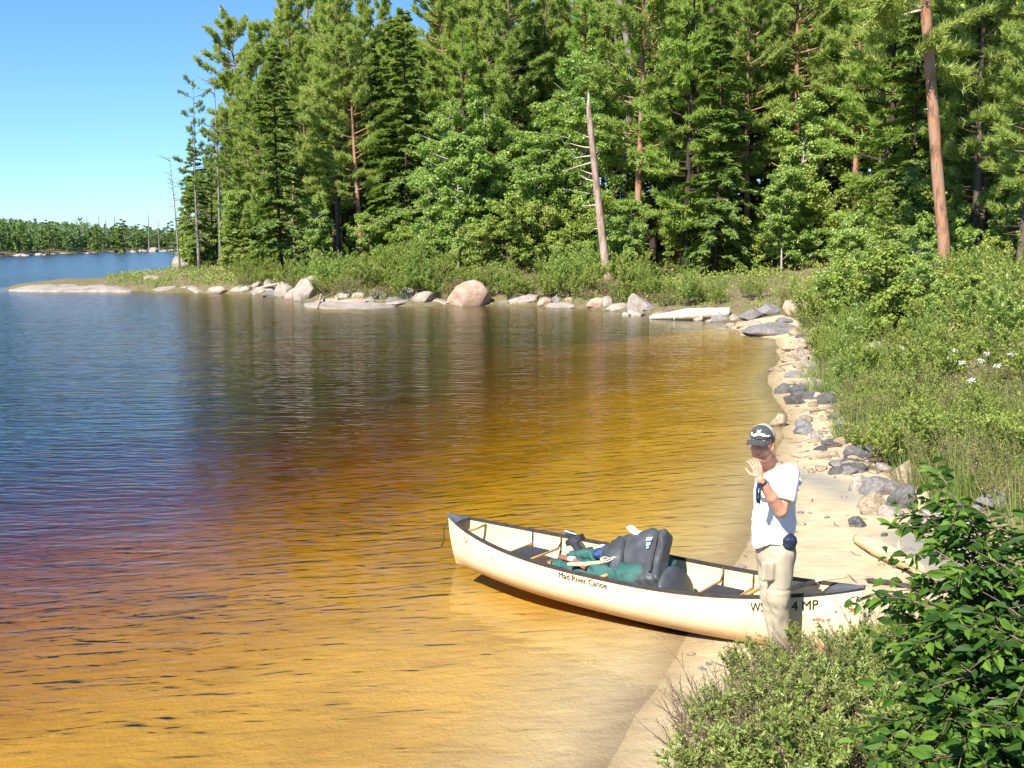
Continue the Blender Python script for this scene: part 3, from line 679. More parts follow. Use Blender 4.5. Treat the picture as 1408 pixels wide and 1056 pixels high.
T('pineR', 2, 1092, 60, -120, 'pine_tree', 'orange-barked pine half hidden by leaves above the bay corner', rz=3.5)
T('birch', 0, 1075, 52, 235, 'birch_tree', 'shiny-leaved low tree above the bay corner', rz=5.0)
T('fir', 1, 1215, 38, 248, 'young_spruce', 'young pointed spruce above the brush left of the bare orange trunk', 'tree', rz=5.0)
T('pineA', 3, 1225, 50, -100, 'pine_tree', 'grey-trunked pine behind the young pointed spruce', rz=5.5)
T('pineA', 0, 1402, 36, -120, 'pine_tree', 'dense pine filling the right edge of the photo', rz=.5)
T('pineA', 2, 1345, 44, -90, 'pine_tree', 'dense pine right behind the bare orange trunk', rz=1.5)
ME['deadA'] = [snag(302, 17, .26, 'deadgrey', 26, 1.8, .3, lo=.35), snag(303, 16, .25, 'bark_dark', 16, 1.2, .4, lo=.4)]
PARTN['deadA'] = ('trunk', 'branches')
# broken leaning trunk with a few pale stubs to its left
def broken_trunk():
    r = np.random.default_rng(5); Y = 53.5; b = dep(836, 372, Y); tp = dep(808, 136, Y)
    z0 = hz(b[0], Y); gt = Geo(); gb = Geo(); H = tp[2] - z0; dx = tp[0] - b[0]
    t = np.linspace(0, 1, 22); P = np.c_[dx * t, .2 * np.sin(t * 3), H * t - .2 * (t == 0)]
    R = .235 * (1 - .42 * t) * (1 + .35 * np.exp(-t * 20)) * (1 + .05 * np.sin(t * 40)); R[-1] *= .25; R[-2] *= .75
    P[-1] += [.05, 0, .3]; tube(gt, P, R, 12)
    for py, L, el in ((197, 1.25, .35), (206, 1.1, .05), (214, 1.7, -.08), (232, .8, .6), (240, .9, .5), (268, .95, -.03), (185, .5, .5), (300, .4, .2)):
        u = (372 - py) / (372 - 136); p = interp_path(P, np.array([u]))[0][0]
        tube(gb, limb_pts(p, math.pi + r.normal() * .2, el - .25, L, .25, 5, r), np.linspace(.05, .012, 6), 5)
    th = thing('dead_tree', 'broken leaning dead trunk with pale bark and short branch stubs on one side', 'dead tree', (b[0], Y, z0)); USED.append((b[0], Y))
    link('trunk', gt.mesh('trunk', M['dead']), th); link('branches', gb.mesh('branches', M['drift']), th)
broken_trunk()
def px_trunk(pts, Y, r0, r1, bark, name, label, stubs=(), crown=None, cat='tree', top_extra=0.0, seed=1):
    """a trunk that follows the photograph's line at distance Y; foot on the ground"""
    P = [dep(px, py, Y) for px, py in pts]; b = P[0]; z0 = min(hz(b[0], Y), b[2]) - .1; base = np.array([b[0], Y, z0])
    P = np.array([base] + P[1:] if P[0][2] - z0 < 1.0 else [base] + P)
    if top_extra: d = nrm(P[-1] - P[-2]); P = np.vstack([P, P[-1] + d * top_extra])
    L = np.r_[0, np.cumsum(np.linalg.norm(np.diff(P, axis=0), axis=1))]; t = np.linspace(0, L[-1], 24)
    Q = np.stack([np.interp(t, L, P[:, k]) for k in range(3)], 1) - base
    u = t / L[-1]; r = np.random.default_rng(seed)
    Q[:, 1] += .15 * np.sin(u * 4); gt = Geo(); gb = Geo()
    tube(gt, Q, (r0 + (r1 - r0) * u) * (1 + .5 * np.exp(-u * 45)) * (1 + .03 * np.sin(u * 50)), 14)
    th = thing(name, label, cat, base); link('trunk', gt.mesh('trunk', M[bark[0]]), th); USED.append((base[0], Y))
    for px, py, az, L_, el in stubs:
        w = dep(px, py, Y)[2] - z0; k = np.argmin(np.abs(Q[:, 2] - w))
        LP = limb_pts(Q[k], az, el, L_, r.uniform(-.5, .7), 6, r); tube(gb, LP, np.linspace(.055, .012, 7) * (.6 + .3 * L_), 5)
        if L_ > 1: tube(gb, limb_pts(LP[3], az + .6, el + .5, L_ * .5, .2, 4, r), np.linspace(.03, .01, 5), 4)
    if stubs: link('branches', gb.mesh('branches', M[bark[1]]), th)
    if crown:
        a, c = ME[crown][0]; o = link('crown', c, th, Q[-1] * np.array([1, 1, 1]) - np.array([0, 0, 12.5 * 1.0]), None, 1.0)
    return th
px_trunk([(1300, 345), (1292, 250), (1286, 160), (1280, 80), (1273, 0)], 36, .215, .15, ('bark_red', 'drift'), 'red_pine', 'tall bare orange-barked pine trunk standing nearest on the right slope',
         stubs=[(1275, 12, math.pi, 1.5, -.15), (1278, 50, .2, 1.2, -.4), (1281, 88, -1.2, .35, .2), (1284, 145, math.pi, .3, 0), (1275, 20, 2.4, 1.4, .5), (1288, 225, .4, .3, .1)], crown='pineR', top_extra=5, seed=3)
px_trunk([(862, 330), (858, 250), (866, 160), (868, 90), (852, 0)], 63, .22, .17, ('deadgrey', 'drift'), 'dead_tree', 'crooked grey dead pine with curling bare branches left of the dark boughs',
         stubs=[(866, 95, math.pi, 1.6, .2), (867, 108, math.pi, 1.2, 0), (867, 100, .3, 1.4, .1), (860, 40, math.pi, 1.1, .3), (862, 128, math.pi, 2.0, .2), (866, 70, 0, 1.0, .2)], cat='dead tree', top_extra=3, seed=4)
px_trunk([(690, 330), (688, 200), (690, 90), (686, 0)], 76, .24, .2, ('deadgrey', 'drift'), 'dead_tree', 'straight dark grey trunk without boughs above the round leafy tree', stubs=[(690, 60, 0, .8, 0), (688, 20, 3, .7, 0)], cat='dead tree', top_extra=3, seed=5)
px_trunk([(1228, 320), (1222, 260), (1218, 190), (1214, 140), (1205, 20)], 53, .17, .11, ('deadgrey', 'drift'), 'dead_tree', 'pale grey bare trunk behind the young pointed spruce', stubs=[(1220, 240, math.pi, 1.2, 1.0), (1220, 200, .3, .7, .3), (1215, 160, math.pi, .6, .4)], cat='dead tree', top_extra=1, seed=6)
px_trunk([(1325, 250), (1328, 150), (1330, 90), (1332, 0)], 50, .19, .15, ('deadgrey', 'drift'), 'dead_tree', 'grey trunk with a broken side branch right of the bare orange trunk', stubs=[(1327, 95, math.pi, 1.0, -.5), (1330, 60, 0, .8, .2)], cat='dead tree', top_extra=2, seed=7)
px_trunk([(985, 330), (988, 120), (984, 40), (975, 0)], 64, .24, .2, ('bark', 'drift'), 'pine_tree', 'brown trunk crossing the dark boughs near the top of the forest', stubs=[(985, 60, .5, 1, .2)], top_extra=3, seed=8)
px_trunk([(405, 362), (402, 300), (404, 250)], 69, .1, .07, ('dead', 'drift'), 'dead_tree', 'slim reddish dead stem left of the small bright leafy tree', stubs=[(403, 290, 0, .6, .2)], cat='dead tree', seed=9)
px_trunk([(508, 335), (503, 300), (500, 230), (478, 110), (476, 60)], 75, .16, .09, ('bark', 'drift'), 'pine_tree', 'brown slanting trunk between the left pines and the narrow spruce', stubs=[(500, 215, math.pi, .9, .1)], seed=10)
# broken stump by the bare orange trunk
sg = Geo(); rr_ = np.random.default_rng(3); tube(sg, np.array([[0, 0, -.3], [0, 0, .3], [.02, 0, .9], [.05, 0, 1.25], [.12, .02, 1.45]]), [.34, .27, .24, .2, .05], 12)
xs = dep(1279, 320, 38); tag(link('tree_stump', sg.mesh('tree_stump', M['dead']), None, (xs[0], 38, hz(xs[0], 38))), 'broken reddish stump just left of the bare orange trunk', 'tree stump')

# forest filled in behind the picked-out trees
rf = np.random.default_rng(77)
KINDS = [('pineA', 'pine_tree', 'grey-barked green pine in the mixed forest behind the shore', 'forest pines'), ('pineR', 'red_pine', 'orange-barked pine in the mixed forest behind the shore', 'forest red pines'),
         ('white', 'white_pine', 'bright layered pine in the mixed forest behind the shore', 'forest white pines'), ('spruce', 'spruce_tree', 'dark pointed spruce in the mixed forest behind the shore', 'forest spruces'),
         ('birch', 'birch_tree', 'light green leafy tree in the mixed forest behind the shore', 'forest leafy trees')]
cand = []
for _ in range(30000):
    Y = rf.uniform(30, 108); x = rf.uniform(-32, .95 * Y); cand.append((x, Y))
cand = np.array(cand); cd = shore_d(cand[:, 0], cand[:, 1])
pxc = CX + F_PX * cand[:, 0] / (cand[:, 1] + .3)
ok = (cd > 8.5) & (cd < 52) & (pxc > 300) & (pxc < 2000) & ~((pxc < 330) & (cand[:, 1] < 80)) & ~((pxc > 2000 - 800) & (cand[:, 1] < 40)) & ~((pxc > 1000) & (pxc < 1210) & (cand[:, 1] < 56))
def zone(px, Y=0, kind='t'):
    marks = [(345, 'at the left end of the forest'), (420, 'above the big pale angular boulder'), (510, 'above the flat pale ledge'), (600, 'left of the largest boulder'), (700, 'above the largest boulder'), (790, 'left of the broken leaning trunk'),
             (880, 'right of the broken leaning trunk'), (985, 'around the thick white pine'), (1075, 'right of the thick white pine'), (1160, 'above the bay corner'), (1250, 'around the young pointed spruce'), (1330, 'around the bare orange trunk'), (1421, 'at the right edge of the photo'), (9999, 'past the right edge of the photo')]
    return next(t for a, t in marks if px < a)
cnt = 0
for (x, Y), d_, px in zip(cand[ok], cd[ok], pxc[ok]):
    sp = 2.15 + .02 * d_ if px < 1420 else 5.5
    if any((x - a) ** 2 + (Y - b) ** 2 < sp * sp for a, b in USED): continue
    if cnt >= 300: break
    left = px < 560
    w = np.array([.50, .13, .10, .12, .15]) if left else (np.array([.24, .10, .10, .10, .46]) if px < 1000 else np.array([.30, .10, .2, .08, .32]))
    if d_ < 15 and px > 560: w = np.array([.16, .02, .10, .06, .66])
    if d_ > 24: w = w * np.array([1.2, 1.5, 1.0, 1.0, .35])
    k = rf.choice(5, p=w / w.sum()); kd, nm, lb, gp = KINDS[k]
    base = {0: 1.0, 1: 1.0, 2: 1.0, 3: .95, 4: 1.05}[k]
    edge = np.interp(px, [300, 350, 390, 530, 555, 605, 630, 760, 800], [.62, .92, 1.22, 1.22, 1.0, 1.0, 1.2, 1.2, 1.0]) if d_ > 14 else np.interp(px, [300, 360, 420], [.62, .85, 1.0])
    lb2 = lb.replace('in the mixed forest behind the shore', ('in the front row ' if d_ < 13 else 'deep in the forest ' if d_ > 26 else 'in the middle rows ') + zone(px))
    tree(kd, int(rf.integers(9)), x, Y, nm, lb2, 'tree', gp, rz=rf.uniform(0, 6.28), sc=base * edge * (1.06 if d_ > 24 and px > 400 else 1.0) * rf.uniform(.8, 1.08), lean=(rf.normal() * .02, rf.normal() * .02))
    USED.append((x, Y)); cnt += 1
print('forest', cnt)
# understorey at the forest edge


cnt = 0
for (x, Y), d_, px in zip(cand[::-1], cd[::-1], pxc[::-1]):
    if cnt >= 110: break
    if not (6.0 < d_ < 15 and 300 < px < 1500) or (880 < px < 1130 and d_ < 10) or (px > 1180 and Y < 38): continue
    if any((x - a) ** 2 + (Y - b) ** 2 < 1.0 for a, b in USED): continue
    kd = 'bush' if rf.random() < .72 else 'fir'
    tree(kd, int(rf.integers(9)), x, Y, 'understorey_bush' if kd == 'bush' else 'young_spruce', ('leafy bush at the forest edge ' if kd == 'bush' else 'young conifer at the forest edge ') + zone(px), 'bush' if kd == 'bush' else 'tree',
         'forest edge bushes' if kd == 'bush' else 'young conifers at the forest edge', rz=rf.uniform(0, 6.28), sc=(rf.uniform(.7, 1.3) if kd == 'bush' else rf.uniform(.3, .7)))
    USED.append((x, Y)); cnt += 1

# ------------------------------------------------------------------ far shore
def far_wood():
    r = np.random.default_rng(12); gc = Geo(); n = 1500
    y0 = r.uniform(190, 440, 60000); x0 = r.uniform(-210, 30, 60000); d = sdist(x0, y0, FAR); k = np.where((d > 2) & (d < 60))[0][:n]
    for x, y, dd in zip(x0[k], y0[k], d[k]):
        H = r.uniform(2.6, 5.0) * (1 + dd / 60) * (1.15 if r.random() < .15 else 1); z = float(np.interp(dd, [0, 3, 20, 100], [0, .7, 1.3, 2.4])); R = H * r.uniform(.22, .34); m_ = 190
        u = r.random(m_) ** .8; con = r.random() < .4
        rad = R * ((1 - u) if con else np.sqrt(np.clip(1 - (u - .45) ** 2 / .32, .02, 1))) * r.uniform(.4, 1, m_); a = r.uniform(0, 6.28, m_)
        P = np.c_[x + rad * np.cos(a), y + rad * np.sin(a), z + .1 * H + .9 * H * u]
        leaves(gc, P, r.normal(size=P.shape) + np.array([0, 0, .2]), nrm(np.c_[np.cos(a), np.sin(a), np.full(m_, .8)]) + r.normal(size=P.shape) * .4, .75, .5, 'dia')
    return gc
tag(link('far_wood', far_wood().mesh('far_wood', M['farwood'] if 'farwood' in M else leafmat('far_wood_leaves', [(.12, .19, .07), (.17, .25, .09), (.23, .31, .12), (.28, .35, .15)], .45))),
    'low green regrowth wood along the opposite shore', 'wood', kind='stuff')
ME['fartree'] = [(conifer(400 + i, 9, .3, 1.7, 20, (0, .6), 7, 'spruce', 'spruce', 'bark_dark', .12, tl=.7, tw=.3, prof=pr_round if i else None)) for i in range(2)]
for i, (px, top, Y, v) in enumerate([(8, 303, 232, 0), (69, 303, 240, 1), (171, 302, 262, 0), (243 - 78, 307, 262, 1), (245 - 10, 305, 300, 0), (300 - 165, 309, 250, 0), (31, 306, 238, 1), (195, 309, 300, 1)][:8]):
    tree_px('fartree', v, px, Y + 14, top, 'far_tree', 'darker tree standing above the wood on the opposite shore', 'tree', group='far shore tall trees', rz=i)
ME['farsnag'] = [snag(420 + i, 9, .22, 'deadgrey', 6, .9, .3, lo=.5) for i in range(2)]
PARTN['farsnag'] = ('trunk', 'branches')
for i, (px, top, Y) in enumerate([(122, 296, 290), (139, 295, 292), (149, 301, 300), (160, 294, 305), (206, 292, 330), (21, 302, 240), (173, 304, 300), (220, 303, 330), (75, 304, 255), (114, 303, 280)]):
    tree_px('farsnag', i, px, Y + 28, top, 'dead_tree', 'bare dead trunk sticking up above the wood on the opposite shore', 'dead tree', group='far shore dead trunks', rz=i * 1.3)
for i, (px, py, w, h) in enumerate([(22, 352, 14, 3), (32, 352, 12, 3), (52, 351, 12, 3), (60, 351, 6, 2), (165, 347, 6, 4), (195, 346, 12, 3), (210, 346.5, 14, 6), (225, 346, 30, 3), (240, 345.5, 26, 3), (182, 347, 8, 3), (120, 349, 6, 2)]):
    b = at_z(px, py, 0.0); s = b[1] / F_PX
    tag(link('rock', RM['r_pale'][i % 4], None, b + np.array([0, w * s * .4, 0]), (0, 0, 0), (w * s / 2, w * s * .4, h * s * 1.1)), 'pale rock at the waterline of the opposite shore', 'rock', 'far shore rocks')

# ------------------------------------------------------------------ brush
def shrub(seed, h, R, stems, tw, nleaf, ll, lw, mats, kind='leaf', spread=.35, upright=1.0, r0=.006, arch=.25, tipbias=.8, dead=0):
    """many-stemmed bush: stems with side twigs, leaves spiralling up every twig"""
    r = np.random.default_rng(seed); gt = Geo(); gc = Geo()
    for s in range(stems):
        a = r.uniform(0, 6.28); q = r.random() ** .6 * R * .55
        P = limb_pts([q * math.cos(a), q * math.sin(a), -.05], a + r.normal() * .4, math.pi / 2 - spread * r.uniform(.2, 1.3), h * r.uniform(.55, 1.05), -arch * r.uniform(0, 1.5), 7, r)
        tube(gt, P, np.linspace(r0, r0 * .3, len(P)), 4, cap=False)
        tws = [P]
        for _ in range(tw):
            t = r.uniform(.25, .9); p, d = interp_path(P, np.array([t])); az = math.atan2(d[0][1], d[0][0]) + r.normal() * 1.2
            Q = limb_pts(p[0], az, r.uniform(.5, 1.2) * upright, h * r.uniform(.16, .38), .1, 4, r); tube(gt, Q, np.linspace(r0 * .5, r0 * .2, 5), 3, cap=False); tws.append(Q)
        for k, Q in enumerate(tws):
            n = int(nleaf * (1.6 if k == 0 else 1)); t = r.uniform(.35 if k == 0 else .1, 1, n) ** tipbias
            c, d = interp_path(Q, t); w = nrm(np.cross(d, r.normal(size=d.shape)))
            D = nrm(w + d * r.uniform(.4, 1.3, (n, 1)) + np.array([0, 0, .1])); N = nrm(d + np.array([0, -.1, .6]) + r.normal(size=d.shape) * .35)
            leaves(gc, c + w * .004, D, N, ll * r.uniform(.6, 1.2, n), lw * r.uniform(.8, 1.2, n), kind, fold=.12)
    return gt.mesh('stems', M[mats[0]]), gc.mesh('leaves', M[mats[1]])
ME['b_gale'] = [shrub(500 + i, .75 + .1 * i, .5, 30, 6, 16, .04, .013, ('twig', 'gale'), 'dia') for i in range(3)]
ME['b_brown'] = [shrub(520 + i, .6, .5, 34, 5, 12, .035, .012, ('twig', 'brown'), 'dia', spread=.5) for i in range(2)]
ME['b_green'] = [shrub(540 + i, 1.0 + .15 * i, .5, 16, 7, 20, .065, .032, ('twig', 'shrub'), 'dia', spread=.35) for i in range(3)]
ME['b_young'] = [shrub(560 + i, 1.7, .6, 12, 11, 24, .08, .042, ('twig', 'shrub' if i else 'birch'), 'dia', spread=.3) for i in range(2)]
def tuft(seed, n=130, h=.5, R=.22, mat='grass'):
    r = np.random.default_rng(seed); gc = Geo(); a = r.uniform(0, 6.28, n); q = R * r.random(n) ** .7
    P = np.c_[q * np.cos(a), q * np.sin(a), np.full(n, -.03)]
    D = nrm(np.c_[np.cos(a) * r.uniform(.05, .6, n), np.sin(a) * r.uniform(.05, .6, n), np.ones(n)])
    leaves(gc, P, D, r.normal(size=P.shape), h * r.uniform(.5, 1.1, n), .009, 'tri'); return gc.mesh('blades', M[mat])
ME['tuft'] = [tuft(600 + i, h=.35 + .12 * i) for i in range(3)]
for kk in ('b_gale', 'b_brown', 'b_green', 'b_young'): PARTN[kk] = ('stems', 'leaves')
BL = {'b_gale': ('fine_leaved_shrub', 'grey-green fine-leaved bush in the brush along the shore', 'fine-leaved shrub', 'fine-leaved shore bushes'), 'b_brown': ('twiggy_shrub', 'brownish twiggy bush in the brush along the shore', 'twiggy shrub', 'brownish shore bushes'),
      'b_green': ('leafy_bush', 'fresh green leafy bush in the brush along the shore', 'leafy bush', 'green shore bushes'), 'b_young': ('tall_bush', 'tall bright green bush standing out of the brush', 'tall bush', 'tall bright bushes')}
def bush(kind, x, y, sc, label=None):
    nm, lb, ct, gp = BL[kind]
    if label: lb, gp = label, None
    elif kind[0] == 'b':
        px = CX + F_PX * x / (y + .5)
        lb = {'b_gale': 'grey-green fine-leaved shrub', 'b_brown': 'brownish twiggy shrub', 'b_green': 'fresh green leafy bush', 'b_young': 'tall bright green bush'}[kind]
        if y > 43: lb += ' ' + ('along the far bank ' if shore_d(x, y) < 2.6 else 'behind the far bank stones ') + zone(px)
        else: lb += ', ' + ('nearest the camera, ' if y < 11 else 'level with the rock pile, ' if y < 14 else 'level with the white flowers, ' if y < 19 else 'halfway to the bay corner, ' if y < 26 else 'just before the bay corner, ' if y < 33 else 'beside the bay corner, ')
        if y <= 43: lb += 'touching the beach' if brush_d(np.array([x]), np.array([y]))[0] < .7 else 'one row in from the beach' if px < 1240 else 'on the upper slope' if px < 1340 else 'towards the right edge' if px < 1420 else 'past the right edge'
        lb = lb.replace(' green', '', 1) if len(lb.split()) > 16 else lb
    return tree(kind, int(rf.integers(9)), x, y, nm, lb, ct, gp, rz=rf.uniform(0, 6.28), sc=sc)
# one carpet of low growth on all the vegetated ground in view
def cover():
    r = np.random.default_rng(55); gc = Geo()
    def scatter(n, y0, y1, mult, mi, ll, lw, hmax, dmin, kind, pxmax=1900, dmax=30):
        Y = y0 + (y1 - y0) * r.random(n) ** .8; px = r.uniform(150, pxmax, n); X = (px - CX) / F_PX * Y
        d = shore_d(X, Y); clump = vnoise(X * .7, Y * .7, seed=mi + 40) + .35 * vnoise(X * 2.2, Y * 2.2, seed=mi + 60)
        k = (d > dmin) & (d < dmax) & ((Y > 40) | (brush_d(X, Y) > 0)) & (clump > r.uniform(-.5, .25, n)); X, Y, clump = X[k], Y[k], clump[k]; Z = height(X, Y); h = hmax * (.35 + .65 * np.clip(clump + .5, 0, 1))
        m_ = len(X)
        for _ in range(mult):
            u = r.random(m_); P = np.c_[X + r.normal(size=m_) * .10, Y + r.normal(size=m_) * .10, Z + h * u * (1 if kind != 'tri' else .1)]
            if kind == 'tri':
                leaves(gc, P, np.c_[r.normal(size=(m_, 2)) * .28, np.ones(m_)], r.normal(size=P.shape), h * r.uniform(.6, 1.1, m_), lw, 'tri', mi)
            else:
                D = r.normal(size=P.shape) + np.array([0, 0, .5]); leaves(gc, P, D, r.normal(size=P.shape) * .5 + np.array([0, -.2, .8]), ll * r.uniform(.6, 1.2, m_), lw, kind, mi)
    scatter(30000, 5, 22, 8, 0, .045, .02, .34, 1.8, 'dia', 1900, 14)
    scatter(16000, 5, 22, 7, 3, .04, .015, .42, 1.8, 'dia', 1900, 14)
    scatter(8000, 5, 24, 4, 2, .3, .011, .42, 2.3, 'tri', 1900, 14)
    scatter(15000, 20, 48, 7, 0, .09, .045, .4, 1.0, 'dia', 1900, 22)
    scatter(12000, 20, 48, 6, 3, .08, .03, .45, 1.0, 'dia', 1900, 22)
    scatter(16000, 44, 84, 7, 0, .15, .08, .42, .9, 'dia', 1500, 16)
    scatter(14000, 44, 84, 5, 2, .3, .03, .42, .6, 'tri', 1500, 16)
    scatter(9000, 44, 84, 5, 3, .13, .07, .45, .9, 'dia', 1500, 16)
    return gc
tag(link('undergrowth', cover().mesh('undergrowth', [M['shrub'], M['brown'], M['grass'], M['gale']])), 'low green and brownish undergrowth covering the banks', 'undergrowth', kind='stuff')
# bushes: band along the far side of the bay
def scatter_bush(n, fn, spacing, pick, seed, cond):
    r = np.random.default_rng(seed); placed = []; tries = 0
    while len(placed) < n and tries < 60:
        tries += 1; X, Y = fn(r, 400); d = shore_d(X, Y)
        B_ = brush_d(X, Y)
        for x, y, dd, bq in zip(X, Y, d, B_):
            if len(placed) >= n: break
            if not cond(x, y, dd, bq) or any((x - a) ** 2 + (y - b) ** 2 < spacing(y) ** 2 for a, b in placed): continue
            k, s = pick(r, x, y, dd); bush(k, x, y, s); placed.append((x, y))
    return placed
def far_xy(r, n):
    Y = r.uniform(44, 76, n); return (r.uniform(330, 1180, n) - CX) / F_PX * Y, Y
scatter_bush(230, far_xy, lambda y: .85, lambda r, x, y, d: (r.choice(['b_gale', 'b_brown', 'b_green', 'b_young'], p=[.3, .14, .42, .14]), r.uniform(1.0, 1.6) * (.6 if 7 < x < 19 else .85)), 31,
             lambda x, y, d, b: 1.0 < d < 7 and not (x > 7 and d > 3.6 and x < 17))
def mid_xy(r, n):
    Y = r.uniform(18, 42, n); return (r.uniform(1080, 1560, n) - CX) / F_PX * Y, Y
scatter_bush(170, mid_xy, lambda y: .7 + .012 * y, lambda r, x, y, d: (r.choice(['b_gale', 'b_brown', 'b_green', 'b_young'], p=[.26, .20, .34, .20]), r.uniform(.8, 1.3) * (1.0 if d > 3 else .75) * (1.0 if y > 30 else .8)), 32,
             lambda x, y, d, b: b > .02 and d < 12)
def near_xy(r, n):
    Y = r.uniform(8.5, 19, n); return (r.uniform(1120, 1640, n) - CX) / F_PX * Y, Y
scatter_bush(230, near_xy, lambda y: .34 + .008 * y, lambda r, x, y, d: (r.choice(['b_gale', 'b_brown', 'b_green'], p=[.48, .27, .25]), r.uniform(.5, .8)), 33,
             lambda x, y, d, b: b > .0 and d < 12)
for px, Y, top, lb in [(1168, 33, 350, 'sapling at the left of the tall sapling clump above the bay corner'), (1196, 31, 322, 'tall leafy sapling left of the young pointed spruce'), (1224, 28, 345, 'bushy sapling in front of the young pointed spruce'),
                       (1252, 30, 312, 'tallest leafy sapling of the clump left of the bare orange trunk'), (1282, 27, 360, 'sapling at the foot of the bare orange trunk'), (1338, 26, 372, 'sapling right of the bare orange trunk'), (1378, 24, 395, 'sapling on the slope by the right edge')]:
    tree_px('birch' if top < 340 else 'bush', int(px) % 3, px, Y, top, 'birch_sapling', lb, 'sapling', rz=px * .1)
T('fir', 1, 1212, 30, 262, 'young_spruce', 'smaller young spruce with blue-green tips rising from the sapling clump', rz=1.0)
for px, py, k, s, lb in [(1260, 420, 'b_young', 1.15, 'tall bright leafy bush on the slope below the young spruce'), (1190, 410, 'b_young', .9, 'bright bush at the left of the slope, above the bay corner'),
                         (1345, 430, 'b_young', 1.0, 'bright bush on the slope near the right edge'), (1140, 490, 'b_green', .7, 'yellow-green low bush hanging over the beach stones'),
                         (1162, 470, 'b_green', .7, 'yellow-green bush beside the pale stone above the beach')]:
    p = hit(px, py); bush(k, p[0], p[1], s, lb)
# white flower heads in the brush
fm = simple('white_petals', (.8, .78, .72), .6, .05, 30)
rfl = np.random.default_rng(8)
for px, py in [(1300, 500), (1318, 508), (1344, 506), (1366, 516), (1322, 492), (1236, 478), (1330, 538), (1384, 500), (1352, 496), (1308, 488)]:
    p = hit(px, py + 40); fg = Geo(); hh = .62
    tube(fg, np.array([[0, 0, 0], [.02, 0, hh * .6], [.03, .01, hh]]), .004, 4, 1)
    n = 46; q = nrm(rfl.normal(size=(n, 3))) * .045 * np.array([1, 1, .5]) + np.array([.03, .01, hh])
    leaves(fg, q, rfl.normal(size=(n, 3)), rfl.normal(size=(n, 3)) * .4 + np.array([0, 0, 1]), .03, .022, 'dia', 0)
    tag(link('white_flower', fg.mesh('white_flower', [fm, M['shrub']]), None, p), 'white flower head rising from the brush on the right', 'flower', 'white flowers')

# foreground: fine-leaved bushes before the man, and the broad-leaved one at the right
ME['f_gale'] = [shrub(700 + i, .60 + .07 * i, .58, 25, 7, 21, .048, .0165, ('twig', 'galef'), 'leaf', spread=.42, arch=.12, r0=.005) for i in range(3)] if M.setdefault('galef', leafmat('foreground_leaves', [(0.105, 0.148, 0.033), (0.197, 0.261, 0.055), (0.334, 0.386, 0.099), (0.531, 0.532, 0.209)], .4, .4, .5)) else None
PARTN['f_gale'] = ('stems', 'leaves')
BL['f_gale'] = ('shrub', 'narrow-leaved bush in the clump at the bottom of the photo', 'shrub', 'foreground fine-leaved bushes')
for px, py, s in [(1078, 940, .6), (1040, 948, .55), (1000, 1030, .68), (985, 1100, .75), (1050, 985, .72), (1075, 1050, .9), (1110, 1000, .85), (1150, 960, .85), (1150, 1060, 1.0), (1195, 940, .8), (1210, 1010, .95), (1240, 960, .9), (1060, 1120, .95),
                  (1160, 1140, 1.1), (1250, 1060, 1.0), (1260, 900, .7), (1300, 980, .9), (1330, 900, .7), (1190, 895, .55), (1375, 960, .9), (1330, 1060, 1.0)]:
    wh = 'hiding the feet of the man' if py < 960 and px < 1100 else 'at the left tip of the clump' if px < 1030 else 'in front of the stern of the canoe' if py < 960 and px < 1230 else 'under the broad-leaved bush' if px > 1230 else 'in the middle of the clump' if py < 1030 else 'at the bottom edge of the photo'
    p = hit(px, py); b_ = bush('f_gale', p[0], p[1], s * .82); b_["label"] = ('taller ' if s > .84 else 'low ') + 'narrow-leaved bush ' + wh
gb_ = Geo(); rt = np.random.default_rng(9)
ME['f_twig'] = [shrub(720, .42, .4, 46, 5, 3, .02, .006, ('twig', 'brown'), 'dia', spread=.6, r0=.0045)]
PARTN['f_twig'] = ('stems', 'leaves'); BL['f_twig'] = ('dead_shrub', 'bare grey twigs low in the foreground clump', 'dead shrub', 'bare grey foreground twigs')
for px, py in [(1010, 1060), (1060, 1075), (1130, 1085), (1195, 985), (1000, 1005), (1045, 1020), (1100, 1040), (1150, 1010), (1175, 950), (1090, 975), (1215, 930), (1230, 1040)]:
    p = hit(px, py); bush('f_twig', p[0], p[1], 1.2)['label'] = 'bare brownish twigs ' + ('at the bottom left of the clump' if px < 1070 else 'at the right of the clump' if px > 1160 else 'in the middle of the clump') + (', nearest the camera' if py > 1035 else ', near the canoe' if py < 990 else '')
